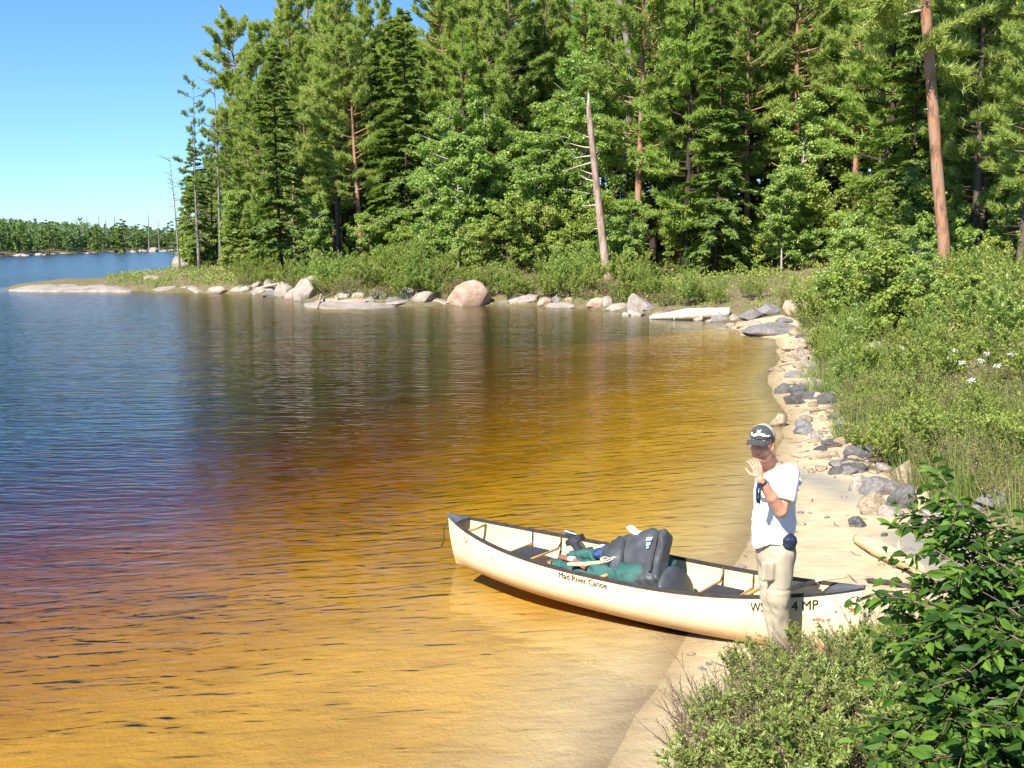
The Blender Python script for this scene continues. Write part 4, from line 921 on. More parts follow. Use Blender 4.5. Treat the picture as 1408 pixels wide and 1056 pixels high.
def alder():
    """broad-leaved bush: arching branches carrying sprays of large pointed leaves, rooted out of frame at lower right"""
    r = np.random.default_rng(31); gt = Geo(); gc = Geo(); root = np.array([2.55, 3.9]); z0 = hz(*root)
    tips = [(1292, 660, 4.6), (1262, 705, 4.4), (1300, 735, 4.3), (1345, 730, 4.2), (1395, 720, 4.2), (1275, 790, 4.2), (1240, 850, 4.1), (1225, 810, 4.15), (1320, 800, 4.0), (1370, 780, 4.0), (1260, 890, 4.0),
            (1230, 930, 4.0), (1245, 980, 3.9), (1300, 860, 3.9), (1350, 850, 3.8), (1400, 830, 3.8), (1280, 950, 3.8), (1330, 930, 3.7), (1390, 920, 3.7), (1270, 1020, 3.8), (1320, 1010, 3.6), (1375, 1000, 3.6),
            (1300, 1060, 3.6), (1350, 1070, 3.5), (1400, 1060, 3.5), (1420, 960, 3.6), (1430, 860, 3.8), (1440, 780, 4.0), (1425, 1010, 3.5), (1480, 900, 3.7), (1500, 800, 3.9), (1520, 980, 3.6), (1470, 730, 4.2), (1235, 1050, 3.8), (1215, 985, 3.95), (1310, 690, 4.3), (1290, 760, 4.1), (1330, 770, 4.1), (1260, 830, 4.0), (1290, 910, 3.9), (1310, 960, 3.7), (1340, 890, 3.7), (1370, 860, 3.7), (1360, 960, 3.6), (1395, 1000, 3.5), (1400, 880, 3.6), (1420, 920, 3.5), (1290, 1040, 3.6), (1240, 880, 4.05)]
    for px, py, Y in tips:
        tp = dep(px, py, Y); b = np.array([root[0] + r.normal() * .12, root[1] + r.normal() * .12, z0 - .05])
        L = np.linalg.norm(tp - b); mid = b * .45 + tp * .55 + np.array([.05, 0, .28 * L]) * (1 if py > 700 else .6)
        t = np.linspace(0, 1, 12)[:, None]; P = b * (1 - t) ** 2 + 2 * mid * t * (1 - t) + tp * t ** 2 + np.cumsum(r.normal(size=(12, 3)) * .006, 0)
        tube(gt, P, np.linspace(.011, .0025, 12), 5)
        tw = [P[5:]]
        for _ in range(17):
            q, d = interp_path(P, np.array([r.uniform(.45, .97)])); az = math.atan2(d[0][1], d[0][0]) + r.normal() * 1.0
            Q = limb_pts(q[0], az, r.uniform(-.3, .6), r.uniform(.10, .26), -.3, 4, r); tube(gt, Q, np.linspace(.003, .0015, 5), 4, cap=False); tw.append(Q)
        for k, Q in enumerate(tw):
            n = 14 if k == 0 else 10; t = np.linspace(.15, 1, n) + r.normal(size=n) * .03; t = t.clip(0, 1); c, d = interp_path(Q, t)
            sd = nrm(np.cross(d, [0, 0, 1.0])) * np.where(np.arange(n) % 2, 1, -1)[:, None]
            D = nrm(sd + d * .6 + np.array([0, 0, -.25]) + r.normal(size=d.shape) * .3); N = nrm(np.array([-.15, -.2, .8]) + r.normal(size=d.shape) * .6)
            s = r.uniform(.6, 1.15, n); s[-1] = 1.2
            leaves(gc, c + D * .012, D, N, 0.066 * s * r.uniform(.7, 1.2, n), .034 * s, 'leaf', fold=.22)
    th = thing('broad_leaved_bush', 'dark green broad-leaved bush arching in at the lower right corner', 'bush', (root[0], root[1], z0))
    for nm, gg, mt in (('branches', gt, 'twig'), ('leaves', gc, 'alder')):
        gg.v = [v - np.array([root[0], root[1], z0]) for v in gg.v]; link(nm, gg.mesh(nm, M[mt]), th)
alder()

rtf = np.random.default_rng(88); placed = 0
for _ in range(4000):
    if placed >= 110: break
    Y = rtf.uniform(8.5, 34); x = (rtf.uniform(1090, 1560) - CX) / F_PX * Y; q = brush_d(np.array([x]), np.array([Y]))[0]
    if not (-.25 < q < (5 if Y < 18 else 1.2)) or shore_d(np.array([x]), np.array([Y]))[0] < .9: continue
    o = link('grass_tuft', ME['tuft'][int(rtf.integers(3))], None, (x, Y, hz(x, Y)), (0, 0, rtf.uniform(0, 6.28)), rtf.uniform(.7, 1.7))
    tag(o, 'tuft of grass ' + ('at the foot of the brush beside the beach' if q < .3 else 'among the bushes of the right-hand bank'), 'grass tuft', 'grass tufts on the right-hand bank'); placed += 1

# pebbles, bark chips and twigs washed along the beach
def debris():
    r = np.random.default_rng(66); g = Geo(); V, F = ico(1); n = 0; gp = []
    px = r.uniform(840, 1420, 9000); Y = 5.5 + 30 * r.random(9000) ** 1.6; X = (px - CX) / F_PX * Y; d = shore_d(X, Y); bd = brush_d(X, Y)
    k = (d > .02) & (bd < .5) & (bd > -3.2) & (r.random(9000) < np.clip(.05 + np.exp(bd / .45) * .9 + .35 * np.exp(-d / .15), 0, 1)); X, Y, d = X[k], Y[k], d[k]; Z = height(X, Y)
    for x, y, z in zip(X, Y, Z):
        if r.random() < .55:
            s_ = r.uniform(.008, .035) * (1 + y / 30); W = V * (1 + .25 * r.normal(size=V.shape).clip(-1, 1)) * s_ * np.array([1.2, .9, .55]); g.add(W + [x, y, z + s_ * .2], F, int(r.integers(3)), True)
        else:
            a = r.uniform(0, 3.14); l = r.uniform(.04, .22) * (1 + y / 40); dv = np.array([math.cos(a), math.sin(a), 0]); tube(g, np.array([[x, y, z + .006], [x, y, z + .012] + dv * l * .5 + r.normal(size=3) * .01, [x, y, z + .008] + dv * l]), [.004, .005, .002], 4, 3)
    return g
tag(link('beach_debris', debris().mesh('beach_debris', [M['r_tan'], M['r_grey'], M['r_pale'], M['twig']])), 'pebbles and bits of twig scattered over the sand', 'debris', kind='stuff')

# driftwood
def log(name, pts, rad, mat, label, cat='driftwood', stubs=(), sides=12, seed=1):
    r = np.random.default_rng(seed); P = np.array(pts, float); o = P[0].copy(); P = P - o
    L = np.r_[0, np.cumsum(np.linalg.norm(np.diff(P, axis=0), axis=1))]; t = np.linspace(0, L[-1], 24)
    Q = np.stack([np.interp(t, L, P[:, k]) for k in range(3)], 1); R = np.interp(t, L, rad)
    g = Geo(); tube(g, Q, R, sides)
    V = g.v[-1]; V += (V - Q.repeat(sides, 0)) * (.18 * fbm(V[:, 0] * 5, V[:, 1] * 5, V[:, 2] * 9, 3, seed))[:, None]
    for u, d, l, rr in stubs:
        p = interp_path(Q, np.array([u]))[0][0]; d = nrm(np.array(d, float)); tube(g, np.array([p, p + d * l * .5, p + d * l + np.array([0, 0, .02])]), [rr, rr * .7, rr * .3], 7)
    return tag(link(name, g.mesh(name, M[mat]), None, o), label, cat)
def on(px, py, up=0.0): p = hit(px, py); return p + np.array([0, 0, up])
def off(a, b): return np.array(a) + np.array(b)
W0 = at_z(893, 437, .05); W1 = at_z(1003, 430, .30)
log('driftwood_log', [W0, W0 * .5 + W1 * .5 + np.array([0, 0, .05]), W1], [.08, .24, .22], 'drift', 'long pale driftwood log lying at the water in the bay corner', stubs=[(.3, (0, -1, -.4), .4, .05), (.62, (.2, -1, -.5), .45, .06), (.85, (0, -1, .2), .3, .05)], seed=2)
log('driftwood_log', [on(1178, 749, .06), on(1205, 765, .09), on(1235, 782, .10), on(1262, 797, .1)], [.045, .085, .075, .05], 'driftwarm', 'peeled pale log end lying on the sand right of the man', stubs=[(.7, (.3, .9, .3), .3, .03), (.6, (-.5, -.6, -.1), .12, .03)], seed=3)
log('fallen_branch', [on(1192, 803, .035), on(1222, 806, .03), on(1290, 818, .03)], [.018, .026, .02], 'bark_dark', 'thin dark branch on the sand beyond the tip of the canoe', 'branch', seed=4)
log('fallen_branch', [on(361, 402, .3), on(392, 399, .45)], [.06, .1], 'dead', 'short brown branch resting on the stones beside the big pale angular boulder', 'branch', seed=5)
log('fallen_branch', [on(378, 390, .5), on(408, 384, .6)], [.14, .1], 'drift', 'grey plank-like limb behind the big pale angular boulder', 'branch', seed=6)
log('fallen_branch', [on(566, 366, .2), on(600, 345, 1.2), on(628, 352, 1.0), on(650, 330, 2.0)], [.1, .07, .05, .02], 'drift', 'bleached fallen limb tangled at the forest edge above the stones', 'branch', stubs=[(.4, (-.4, 0, .8), 1.2, .04), (.6, (.8, 0, .5), 1.3, .03)], seed=7)
log('fallen_branch', [on(437, 424, .02), on(442, 417, .45)], [.04, .06], 'dead', 'upright orange-brown stub at the water beside the pale ledge', 'branch', seed=8)
log('fallen_branch', [on(876, 398, .0), on(874, 380, .5), on(880, 366, 1.0)], [.1, .07, .03], 'bark_dark', 'charred upright snag in the grass left of the driftwood log', 'branch', stubs=[(.3, (.7, 0, .4), .6, .05), (.35, (-.6, 0, .2), .5, .04)], seed=9)
for i, (a, b) in enumerate([((1130, 556), (1152, 548)), ((1128, 618), (1176, 612)), ((1055, 508), (1088, 502)), ((1160, 640), (1190, 625))]):
    log('twig', [on(*a, .02), on(*b, .04)], [.01, .014], 'twig', 'thin stick washed up on the beach', 'stick', seed=20 + i)["group"] = 'small beach sticks'

# ------------------------------------------------------------------ implicit surfaces (bodies, cloth, bags)
def surface_nets(D, xs, ys, zs):
    ins = D < 0
    cs = [np.arange(len(a)) for a in (xs, ys, zs)]
    c = np.zeros(tuple(n - 1 for n in D.shape), int)
    sl = {0: slice(None, -1), 1: slice(1, None)}
    for i in (0, 1):
        for j in (0, 1):
            for k in (0, 1): c += ins[sl[i], sl[j], sl[k]]
    act = (c > 0) & (c < 8); idx = -np.ones(c.shape, int); A = np.argwhere(act); idx[act] = np.arange(len(A))
    P = np.zeros((len(A), 3)); W = np.zeros(len(A))
    cor = [(i, j, k) for i in (0, 1) for j in (0, 1) for k in (0, 1)]
    val = {q: D[A[:, 0] + q[0], A[:, 1] + q[1], A[:, 2] + q[2]] for q in cor}
    pos = {q: np.stack([xs[A[:, 0] + q[0]], ys[A[:, 1] + q[1]], zs[A[:, 2] + q[2]]], 1) for q in cor}
    for a in cor:
        for ax in range(3):
            if a[ax]: continue
            b = list(a); b[ax] = 1; b = tuple(b)
            va, vb = val[a], val[b]; m = (va < 0) != (vb < 0)
            t = np.where(m, va / np.where(m, va - vb, 1), 0)
            P += np.where(m[:, None], pos[a] + (pos[b] - pos[a]) * t[:, None], 0); W += m
    P /= W[:, None]
    F = []
    for ax in range(3):
        o = [0, 1, 2]; o.remove(ax)
        lo = np.moveaxis(ins, ax, 0)[:-1]; hi = np.moveaxis(ins, ax, 0)[1:]
        ch = np.argwhere(lo != hi); s = lo[ch[:, 0], ch[:, 1], ch[:, 2]]
        if not len(ch): continue
        e = np.zeros((len(ch), 3), int); e[:, ax] = ch[:, 0]; e[:, o[0]] = ch[:, 1]; e[:, o[1]] = ch[:, 2]
        k = (e[:, o[0]] > 0) & (e[:, o[1]] > 0) & (e[:, o[0]] < c.shape[o[0]]) & (e[:, o[1]] < c.shape[o[1]])
        e, s = e[k], s[k]; q = []
        for d0, d1 in ((-1, -1), (0, -1), (0, 0), (-1, 0)):
            f = e.copy(); f[:, o[0]] += d0; f[:, o[1]] += d1; q.append(idx[f[:, 0], f[:, 1], f[:, 2]])
        q = np.stack(q, 1); flip = s if ax != 1 else ~s
        q[~flip] = q[~flip][:, ::-1]; F.append(q[(q >= 0).all(1)])
    return P, np.concatenate(F)
class SDF:
    def __init__(s, lo, hi, res=.006, zs=None):
        s.a = [np.arange(lo[i], hi[i] + res, res) for i in range(3)]
        if zs is not None: s.a[2] = np.asarray(zs)
        s.D = np.full([len(q) for q in s.a], .5)
    def _sub(s, lo, hi, m):
        sl = []
        for i in range(3):
            a = np.searchsorted(s.a[i], lo[i] - m); b = np.searchsorted(s.a[i], hi[i] + m); sl.append(slice(max(a - 1, 0), max(b + 1, 0)))
        sl = tuple(sl); X, Y, Z = np.meshgrid(*[s.a[i][sl[i]] for i in range(3)], indexing='ij'); return sl, np.stack([X, Y, Z], -1)
    def _put(s, sl, d, k, sub=False):
        D = s.D[sl]
        if sub: h = np.clip(.5 - .5 * (D + d) / k, 0, 1); s.D[sl] = D * (1 - h) - d * h + k * h * (1 - h)
        else: h = np.clip(.5 + .5 * (D - d) / k, 0, 1); s.D[sl] = D * (1 - h) + d * h - k * h * (1 - h)
    def cone(s, p, r, q, r2, k=.02, sq=None, sub=False):
        p, q = np.array(p, float), np.array(q, float); R = max(r, r2)
        sl, X = s._sub(np.minimum(p, q) - R, np.maximum(p, q) + R, k + .03)
        ab = q - p; t = np.clip(((X - p) @ ab) / (ab @ ab + 1e-12), 0, 1); v = X - p - t[..., None] * ab
        if sq is not None:                       # squash along a direction
            n, f = nrm(np.array(sq[0], float)), sq[1]; v = v + (v @ n)[..., None] * n * (1 / f - 1)
        s._put(sl, np.linalg.norm(v, axis=-1) - (r + (r2 - r) * t), k, sub); return s
    def ell(s, c, rad, R=None, k=.02, sub=False):
        c = np.array(c, float); rad = np.array(rad, float); m = rad.max(); sl, X = s._sub(c - m, c + m, k + .03)
        v = X - c
        if R is not None: v = v @ np.array(R).T
        k0 = np.linalg.norm(v / rad, axis=-1); k1 = np.linalg.norm(v / rad ** 2, axis=-1) + 1e-9
        s._put(sl, k0 * (k0 - 1) / k1, k, sub); return s
    def box(s, c, half, R=None, rnd=.02, k=.02, sub=False):
        c = np.array(c, float); half = np.array(half, float); m = np.linalg.norm(half) + rnd; sl, X = s._sub(c - m, c + m, k + .03)
        v = X - c
        if R is not None: v = v @ np.array(R).T
        q = np.abs(v) - half + rnd
        s._put(sl, np.linalg.norm(np.maximum(q, 0), axis=-1) + np.minimum(q.max(-1), 0) - rnd, k, sub); return s
    def fold(s, fn):
        X, Y, Z = np.meshgrid(*s.a, indexing='ij'); near = np.abs(s.D) < .08
        s.D[near] += fn(X[near], Y[near], Z[near]); return s
    def cut(s, n, p):
        """keep the side the normal points away from"""
        n = nrm(np.array(n, float)); X, Y, Z = np.meshgrid(*s.a, indexing='ij')
        s.D = np.maximum(s.D, (X - p[0]) * n[0] + (Y - p[1]) * n[1] + (Z - p[2]) * n[2]); return s
    def mesh(s, name, mats, origin=(0, 0, 0), slot=None):
        s.D[0], s.D[-1] = .1, .1; s.D[:, 0], s.D[:, -1] = .1, .1; s.D[:, :, 0], s.D[:, :, -1] = .1, .1
        P, F = surface_nets(s.D, *s.a); g = Geo()
        if slot is None: g.add(P - np.array(origin), F, 0, True)
        else:
            c = P[F].mean(1); w = slot(c); g.add(P - np.array(origin), F, 0, True)
            me = g.mesh(name, mats); me.polygons.foreach_set('material_index', w.astype(np.int32)); return me
        return g.mesh(name, mats)

# ------------------------------------------------------------------ canoe
CL, BEAM, HC, HB, HS, TH = 4.155, .881, .372, .504, .573, .685
CB = np.array([-.623, 9.84, -.015]); TILT = math.atan((.106 - .01) / CL)
def c_w(t): return BEAM / 2 * np.clip(1 - np.abs(2 * t - 1) ** 2.3, 0, 1) ** .9 + .004
def c_h(t): return HC + np.where(t < .5, HB - HC, HS - HC) * np.abs(2 * t - 1) ** 2.6
def c_pt(t, v, inner=0.0, side=-1, off=0.0):
    """point on the hull: t along, v 0 keel .. 1 gunwale, side -1 = the side towards the beach"""
    t, v = np.broadcast_arrays(np.asarray(t, float), np.asarray(v, float))
    e = np.abs(2 * t - 1) ** 3; n = 2.9 - 1.1 * e
    w = np.maximum(c_w(t) - .012 * (inner > 0), .001); h = c_h(t); k = -.03 + .05 * e + (inner if inner else 0)
    a = v * math.pi / 2
    y = w * np.sin(a) ** (2 / n); z = k + (h - k) * (1 - np.cos(a) ** (2 / n))
    zr = (z - k) / (h - k)
    x = t * CL + np.where(t < .5, 1, -1) * (1 - zr) ** 2 * .09 * np.clip((e - .5) * 2, 0, 1) + np.where(t < .5, .02, -.02) * (inner > 0) * e
    return np.stack([x, side * (y + off), z], -1)
canoe = thing('canoe', 'cream coloured canoe with dark gunwales pulled half onto the beach', 'canoe', CB, (0, TILT * -1, -TH))
def gelcoat():
    m, nt, p = _nt('cream_gelcoat'); v = coords(nt, 'Object')
    n = noise(nt, v, 3, 5, .6); sp = noise(nt, coords(nt, 'Object', (1, 6, 10)), 9, 5, .7)
    sx = nt.nodes.new('ShaderNodeSeparateXYZ'); nt.links.new(v, sx.inputs[0])
    col = ramp(nt, n, [(.3, (.74, .62, .39)), (.7, (.81, .70, .46))])
    worn = ramp(nt, sx.outputs['Z'], [(.0, 1.0), (.07, .85), (.18, .0)])      # scuffed orange-brown bottom
    mm = nt.nodes.new('ShaderNodeMath'); mm.operation = 'MULTIPLY'; nt.links.new(worn, mm.inputs[0]); nt.links.new(ramp(nt, sp, [(.3, .5), (.6, 1.0)]), mm.inputs[1])
    col = mix(nt, mm.outputs[0], col, (.52, .26, .09))
    col = mix(nt, ramp(nt, sp, [(.68, 0), (.74, .5)]), col, (.55, .42, .25))
    scr = noise(nt, coords(nt, 'Object', (1.5, 1, 40), (0, .25, 0)), 5, 3, .7); scr2 = noise(nt, coords(nt, 'Object', (60, 1, 3), (0, .5, 0)), 3, 3, .7)
    col = mix(nt, ramp(nt, scr, [(.64, 0), (.69, .55)]), col, (.50, .40, .26)); col = mix(nt, ramp(nt, scr2, [(.68, 0), (.72, .4)]), col, (.42, .34, .22))
    nt.links.new(ramp(nt, n, [(.3, .3), (.7, .55)]), p.inputs['Roughness'])
    nt.links.new(col, p.inputs['Base Color']); p.inputs['Specular IOR Level'].default_value = .4
    return m
M['hull'] = gelcoat()
M['hull_in'] = simple('cream_hull_inside', (.70, .57, .33), .6, .1, 3, bumps=.1)
M['gun'] = simple('dark_gunwale', (.045, .038, .033), .45, .3, 12)
M['plate'] = simple('dark_grey_plastic', (.10, .10, .11), .5, .2, 10)
M['web'] = simple('black_seat_webbing', (.035, .035, .04), .8, .3, 60)
M['wood'] = simple('varnished_ash', (.52, .30, .12), .4, .25, 9, stretch=(1, 6, 6))
nt_, nv = 90, 16
g = Geo(); tt = .5 - .5 * np.cos(np.linspace(0, math.pi, nt_)); vv = np.linspace(0, 1, nv)
for inner, m_ in ((0, 0), (.075, 1)):
    A = [c_pt(tt[:, None], vv[::-1][None], inner, -1), c_pt(tt[:, None], vv[None][:, 1:], inner, 1)]
    V = np.concatenate(A, 1); g.add(V.reshape(-1, 3), grid_faces(*V.shape[:2]), m_, True)
link('hull', g.mesh('hull', [M['hull'], M['hull_in']]), canoe)
for side in (-1, 1):
    g = Geo(); P = c_pt(tt, np.ones(nt_), 0, side, -.004); n = len(P)
    prof = np.array([(-.016, -.012), (.013, -.012), (.015, .008), (.006, .014), (-.014, .012)])
    V = np.stack([P + np.array([0, side * a, b]) for a, b in prof], 1)
    if True: V[:, :, 1] = side * np.maximum(side * V[:, :, 1], .001)
    i = np.arange(n - 1)[:, None] * 5; j = np.arange(5)[None]; kk = (j + 1) % 5
    g.add(V.reshape(-1, 3), np.stack([i + j, i + kk, i + 5 + kk, i + 5 + j], -1).reshape(-1, 4), 0, False)
    link('gunwale', g.mesh('gunwale', M['gun']), canoe)
def deck(t0, t1):
    g = Geo(); t = np.linspace(t0, t1, 14); a = c_pt(t, np.ones(14), 0, -1, .012); b = c_pt(t, np.ones(14), 0, 1, .012); up = np.array([0, 0, .018])
    V = np.concatenate([np.stack([a, a + up * .6, (a + b) / 2 + up * 1.3, b + up * .6, b, (a + b) / 2 - up], 1)]); n = 14
    i = np.arange(n - 1)[:, None] * 6; j = np.arange(6)[None]; kk = (j + 1) % 6
    g.add(V.reshape(-1, 3), list(map(tuple, np.stack([i + j, i + kk, i + 6 + kk, i + 6 + j], -1).reshape(-1, 4))) + [(0, 1, 2, 3, 4, 5), tuple(range(78, 84))[::-1]], 0, False)
    link('deck_plate', g.mesh('deck_plate', M['plate']), canoe)
deck(-.002, .05); deck(.945, 1.004)
def bar(t, drop, r=.014, mat='wood', name='thwart', t2=None):
    g = Geo(); a = c_pt(t, 1.0, 0, -1)[None][0]; b = c_pt(t if t2 is None else t2, 1.0, 0, 1)
    a = a * [1, .96, 1] - [0, 0, drop]; b = b * [1, .96, 1] - [0, 0, drop]
    tube(g, np.array([a, (a + b) / 2 - [0, 0, .01], b]), r, 8); return link(name, g.mesh(name, M[mat]), canoe)
bar(.085, .03, .012)
bar(.50, .02, .016, name='yoke'); bar(.80, .02)
def seat(t, mat='web'):
    w = float(c_w(t)) * .9; z = float(c_h(t)) - .12; x = t * CL; g = Geo()
    V = np.array([[x + a * .13, b * w * .62, z + c] for c in (.0, .012) for a, b in ((-1, -1), (1, -1), (1, 1), (-1, 1))])
    g.add(V, [(3, 2, 1, 0), (4, 5, 6, 7), (0, 1, 5, 4), (1, 2, 6, 5), (2, 3, 7, 6), (3, 0, 4, 7)])
    s = link('seat', g.mesh('seat', M['web']), canoe)
    for dx in (-.15, .15):
        gg = Geo(); tube(gg, np.array([[x + dx, -w, z], [x + dx, 0, z], [x + dx, w, z]]), .013, 8); link('seat_bar', gg.mesh('seat_bar', M['wood']), s)
        for sd in (-1, 1):
            gh = Geo(); q = float(c_w((x + dx) / CL)); tube(gh, np.array([[x + dx, sd * (q - .02), z + .12], [x + dx, sd * (q - .022), z + .05], [x + dx, sd * (w - .01), z]]), .009, 6)
            tube(gh, np.array([[x + dx, sd * (q - .02), z + .11], [x + dx, sd * (q - .03), z - .04], [x + dx, sd * q * .78, z - .16], [x + dx, sd * q * .5, z - .205]]), .007, 6)
            link('seat_hanger', gh.mesh('seat_hanger', M['gun']), s)
seat(.235); seat(.715)
deps = bpy.context.evaluated_depsgraph_get()
def text_mesh(s, size, offset=0.0):
    cu = bpy.data.curves.new('lettering', 'FONT'); cu.body = s; cu.size = size; cu.offset = offset; cu.resolution_u = 4
    o = bpy.data.objects.new('lettering', cu); COL.objects.link(o)
    dg = bpy.context.evaluated_depsgraph_get(); me = bpy.data.meshes.new_from_object(o.evaluated_get(dg))
    import bmesh
    bm = bmesh.new(); bm.from_mesh(me); bmesh.ops.triangulate(bm, faces=bm.faces[:])
    for _ in range(3):
        lg = [e for e in bm.edges if e.calc_length() > size * .16]
        if lg: bmesh.ops.subdivide_edges(bm, edges=lg, cuts=1); bmesh.ops.triangulate(bm, faces=bm.faces[:])
    bm.verts.index_update(); V = np.array([v.co[:] for v in bm.verts]); F = [tuple(v.index for v in f.verts) for f in bm.faces]; bm.free()
    bpy.data.objects.remove(o); bpy.data.meshes.remove(me); return V, F
def bold(VF, d):
    V, F = VF; n = len(V); q = [(0, 0), (d, 0), (0, d), (d, d)]
    V = np.concatenate([np.c_[V[:, 0] + a, V[:, 1] + b, np.full(n, i * .0004)] for i, (a, b) in enumerate(q)]); return V, [tuple(v + i * n for v in f) for i in range(4) for f in F]
def on_hull(V, F, x0, drop, mat, name, slant=0.0, off=.0035):
    """lay flat shapes on the beach side of the hull: x along the hull from the bow, y up from 'drop' below the gunwale"""
    V = np.asarray(V); t = (x0 + V[:, 0] + slant * V[:, 1]) / CL
    zt = c_h(t) - drop + V[:, 1]
    lo, hi = np.zeros(len(t)), np.ones(len(t))
    for _ in range(24):
        mid = (lo + hi) / 2; z = c_pt(t, mid)[..., 2]; up = z < zt; lo = np.where(up, mid, lo); hi = np.where(up, hi, mid)
    P = c_pt(t, (lo + hi) / 2, 0, -1, off + (V[:, 2] if V.shape[1] > 2 else 0)); g = Geo(); g.add(P, F); return link(name, g.mesh(name, M[mat]), canoe)
M['ink'] = simple('dark_lettering', (.035, .022, .012), .6, .1, 20, bumps=0)
M['ink_brown'] = simple('brown_scuff', (.42, .2, .09), .7, .3, 40, bumps=0)
M['decal_blue'] = simple('pale_blue_sticker', (.45, .68, .68), .6, .1, 20, bumps=0)
def tofx(px):
    # how far along the hull a column of the photograph lies (beach side, just under the gunwale)
    ts = np.linspace(.02, .99, 400); P = c_pt(ts, np.full(400, .93)); c, s = math.cos(-TH), math.sin(-TH)
    wx = CB[0] + P[:, 0] * c - P[:, 1] * s; wy = CB[1] + P[:, 0] * s + P[:, 1] * c
    q = CX + F_PX * wx / (wy * _c + (CAM_H - P[:, 2]) * _s); return float(np.interp(px, q, ts)) * CL
V, F = bold(text_mesh("Mad River Canoe", .075), .0016); x0, x1 = tofx(769), tofx(836); V[:, 0] *= (x1 - x0) / V[:, 0].max()
on_hull(V, F, x0, .078, 'ink', 'lettering')
V, F = bold(text_mesh("WS", .105), .0022); x0, x1 = tofx(1033), tofx(1053); V[:, 0] *= (x1 - x0) / V[:, 0].max(); on_hull(V, F, x0, .118, 'ink', 'lettering')
V, F = bold(text_mesh("4 MP", .105), .0022); x0, x1 = tofx(1090), tofx(1127); V[:, 0] *= (x1 - x0) / V[:, 0].max(); on_hull(V, F, x0, .118, 'ink', 'lettering')
def blob2d(rx, ry, seed, n=22):
    r = np.random.default_rng(seed); a = np.linspace(0, 2 * math.pi, n, endpoint=False); q = 1 + .35 * r.normal(size=n).clip(-1, 1) * .6
    return np.c_[rx * q * np.cos(a), ry * q * np.sin(a)], [tuple(range(n))]
def ring2d(rx, ry, w, n=32, a0=0, a1=2 * math.pi):
    a = np.linspace(a0, a1, n); V = np.r_[np.c_[rx * np.cos(a), ry * np.sin(a)], np.c_[(rx - w) * np.cos(a), (ry - w) * np.sin(a)]]
    return V, [(i, i + 1, n + i + 1, n + i) for i in range(n - 1)]
# round emblem near the stern with a small figure of strokes, a fainter one near the bow, scuffs and a faded sticker
for (px, drop, mt, k_) in ((1177, .105, 'ink', 1.0), (642, .10, 'ink_brown', .8)):
    x0 = tofx(px); V, F = ring2d(.05 * k_, .05 * k_, .006, a0=.6, a1=5.2); on_hull(V, F, x0, drop, mt, 'emblem')
    for j, (dx, dy, rx, ry) in enumerate(((.0, -.005, .022, .010), (.018, .02, .008, .020), (-.016, -.02, .007, .014), (.03, .006, .010, .006))):
        V, F = blob2d(rx * k_, ry * k_, 40 + j); on_hull(V[:, :2] + [dx * k_, dy * k_], F, x0, drop, mt if j < 2 else 'ink_brown', 'emblem')
for px, drop, rx, ry, mt, sd in ((1127, .20, .022, .014, 'ink_brown', 1), (1134, .215, .014, .010, 'ink_brown', 2), (1142, .21, .012, .012, 'ink_brown', 3), (1152, .155, .010, .008, 'ink_brown', 4), (1180, .16, .03, .018, 'ink_brown', 5), (1016, .11, .018, .014, 'decal_blue', 6)):
    V, F = blob2d(rx, ry, sd); on_hull(V, F, tofx(px), drop, mt, 'scuff_mark' if mt != 'decal_blue' else 'sticker')
for a_, b_ in ((735, 762), (842, 880)):
    V = np.array([[0, -.0015], [tofx(b_) - tofx(a_), -.0015], [tofx(b_) - tofx(a_), .0015], [0, .0015]]); n_ = 12
    q = np.linspace(0, V[1, 0], n_); V = np.r_[np.c_[q, np.full(n_, -.0014)], np.c_[q, np.full(n_, .0014)]]
    on_hull(V, [(i, i + 1, n_ + i + 1, n_ + i) for i in range(n_ - 1)], tofx(a_), .075, 'ink_brown', 'pinstripe')
cR = Matrix.Rotation(-TH, 3, 'Z')
def cw(x, y, z): v = canoe.matrix_basis @ Vector((x, y, z)); return np.array(v[:])
bpy.context.view_layer.update()

# load in the canoe (local frame of the canoe)
M['teal'] = simple('teal_canvas', (.03, .10, .085), .75, .35, 9, bumps=.5, bd=.01)
M['dry'] = simple('dark_grey_coated_fabric', (.055, .058, .06), .5, .3, 4, bumps=.3, bd=.01)
M['black'] = simple('black_fabric', (.03, .03, .035), .7, .3, 12)
M['blue'] = simple('blue_fabric', (.014, .04, .12), .6, .2, 14)
M['leather'] = simple('brown_leather_strap', (.36, .13, .06), .6, .2, 20)
M['white'] = simple('white_sheet', (.8, .8, .8), .6, .04, 10)
M['ltgrey'] = simple('light_label', (.35, .45, .55), .6, .1, 20)
def cthing(name, label, cat, me, parts=()):
    """a thing lying in the canoe; its mesh is given in the canoe's local frame"""
    o = link(name, me, None, CB, (0, -TILT, -TH)); tag(o, label, cat); 
    for n, m in parts: link(n, m, o)
    return o
fo = lambda a, f, s=0: (lambda X, Y, Z: a * .7 * fbm(X * f, Y * f * .7, Z * f * 1.6, 3, 70 + s) + a * 1.1 * np.abs(vnoise(X * f * 1.3 + Z * f, Y * f * .5 - X * f * .4, Z * f * 1.2, 33 + s)) + a * .6 * np.abs(fbm(X * f * .6 + Z * f * .5, Y * f * .8, Z * f * .3, 2, 90 + s)))
s = SDF((1.25, -.45, .02), (2.75, .45, .75), .009)
s.box((1.62, -.02, .20), (.26, .27, .14), rnd=.09, k=.04).box((2.05, -.03, .22), (.34, .28, .17), Matrix.Rotation(.06, 3, 'Y'), rnd=.10, k=.05).box((2.32, .0, .28), (.2, .25, .19), rnd=.08, k=.04)
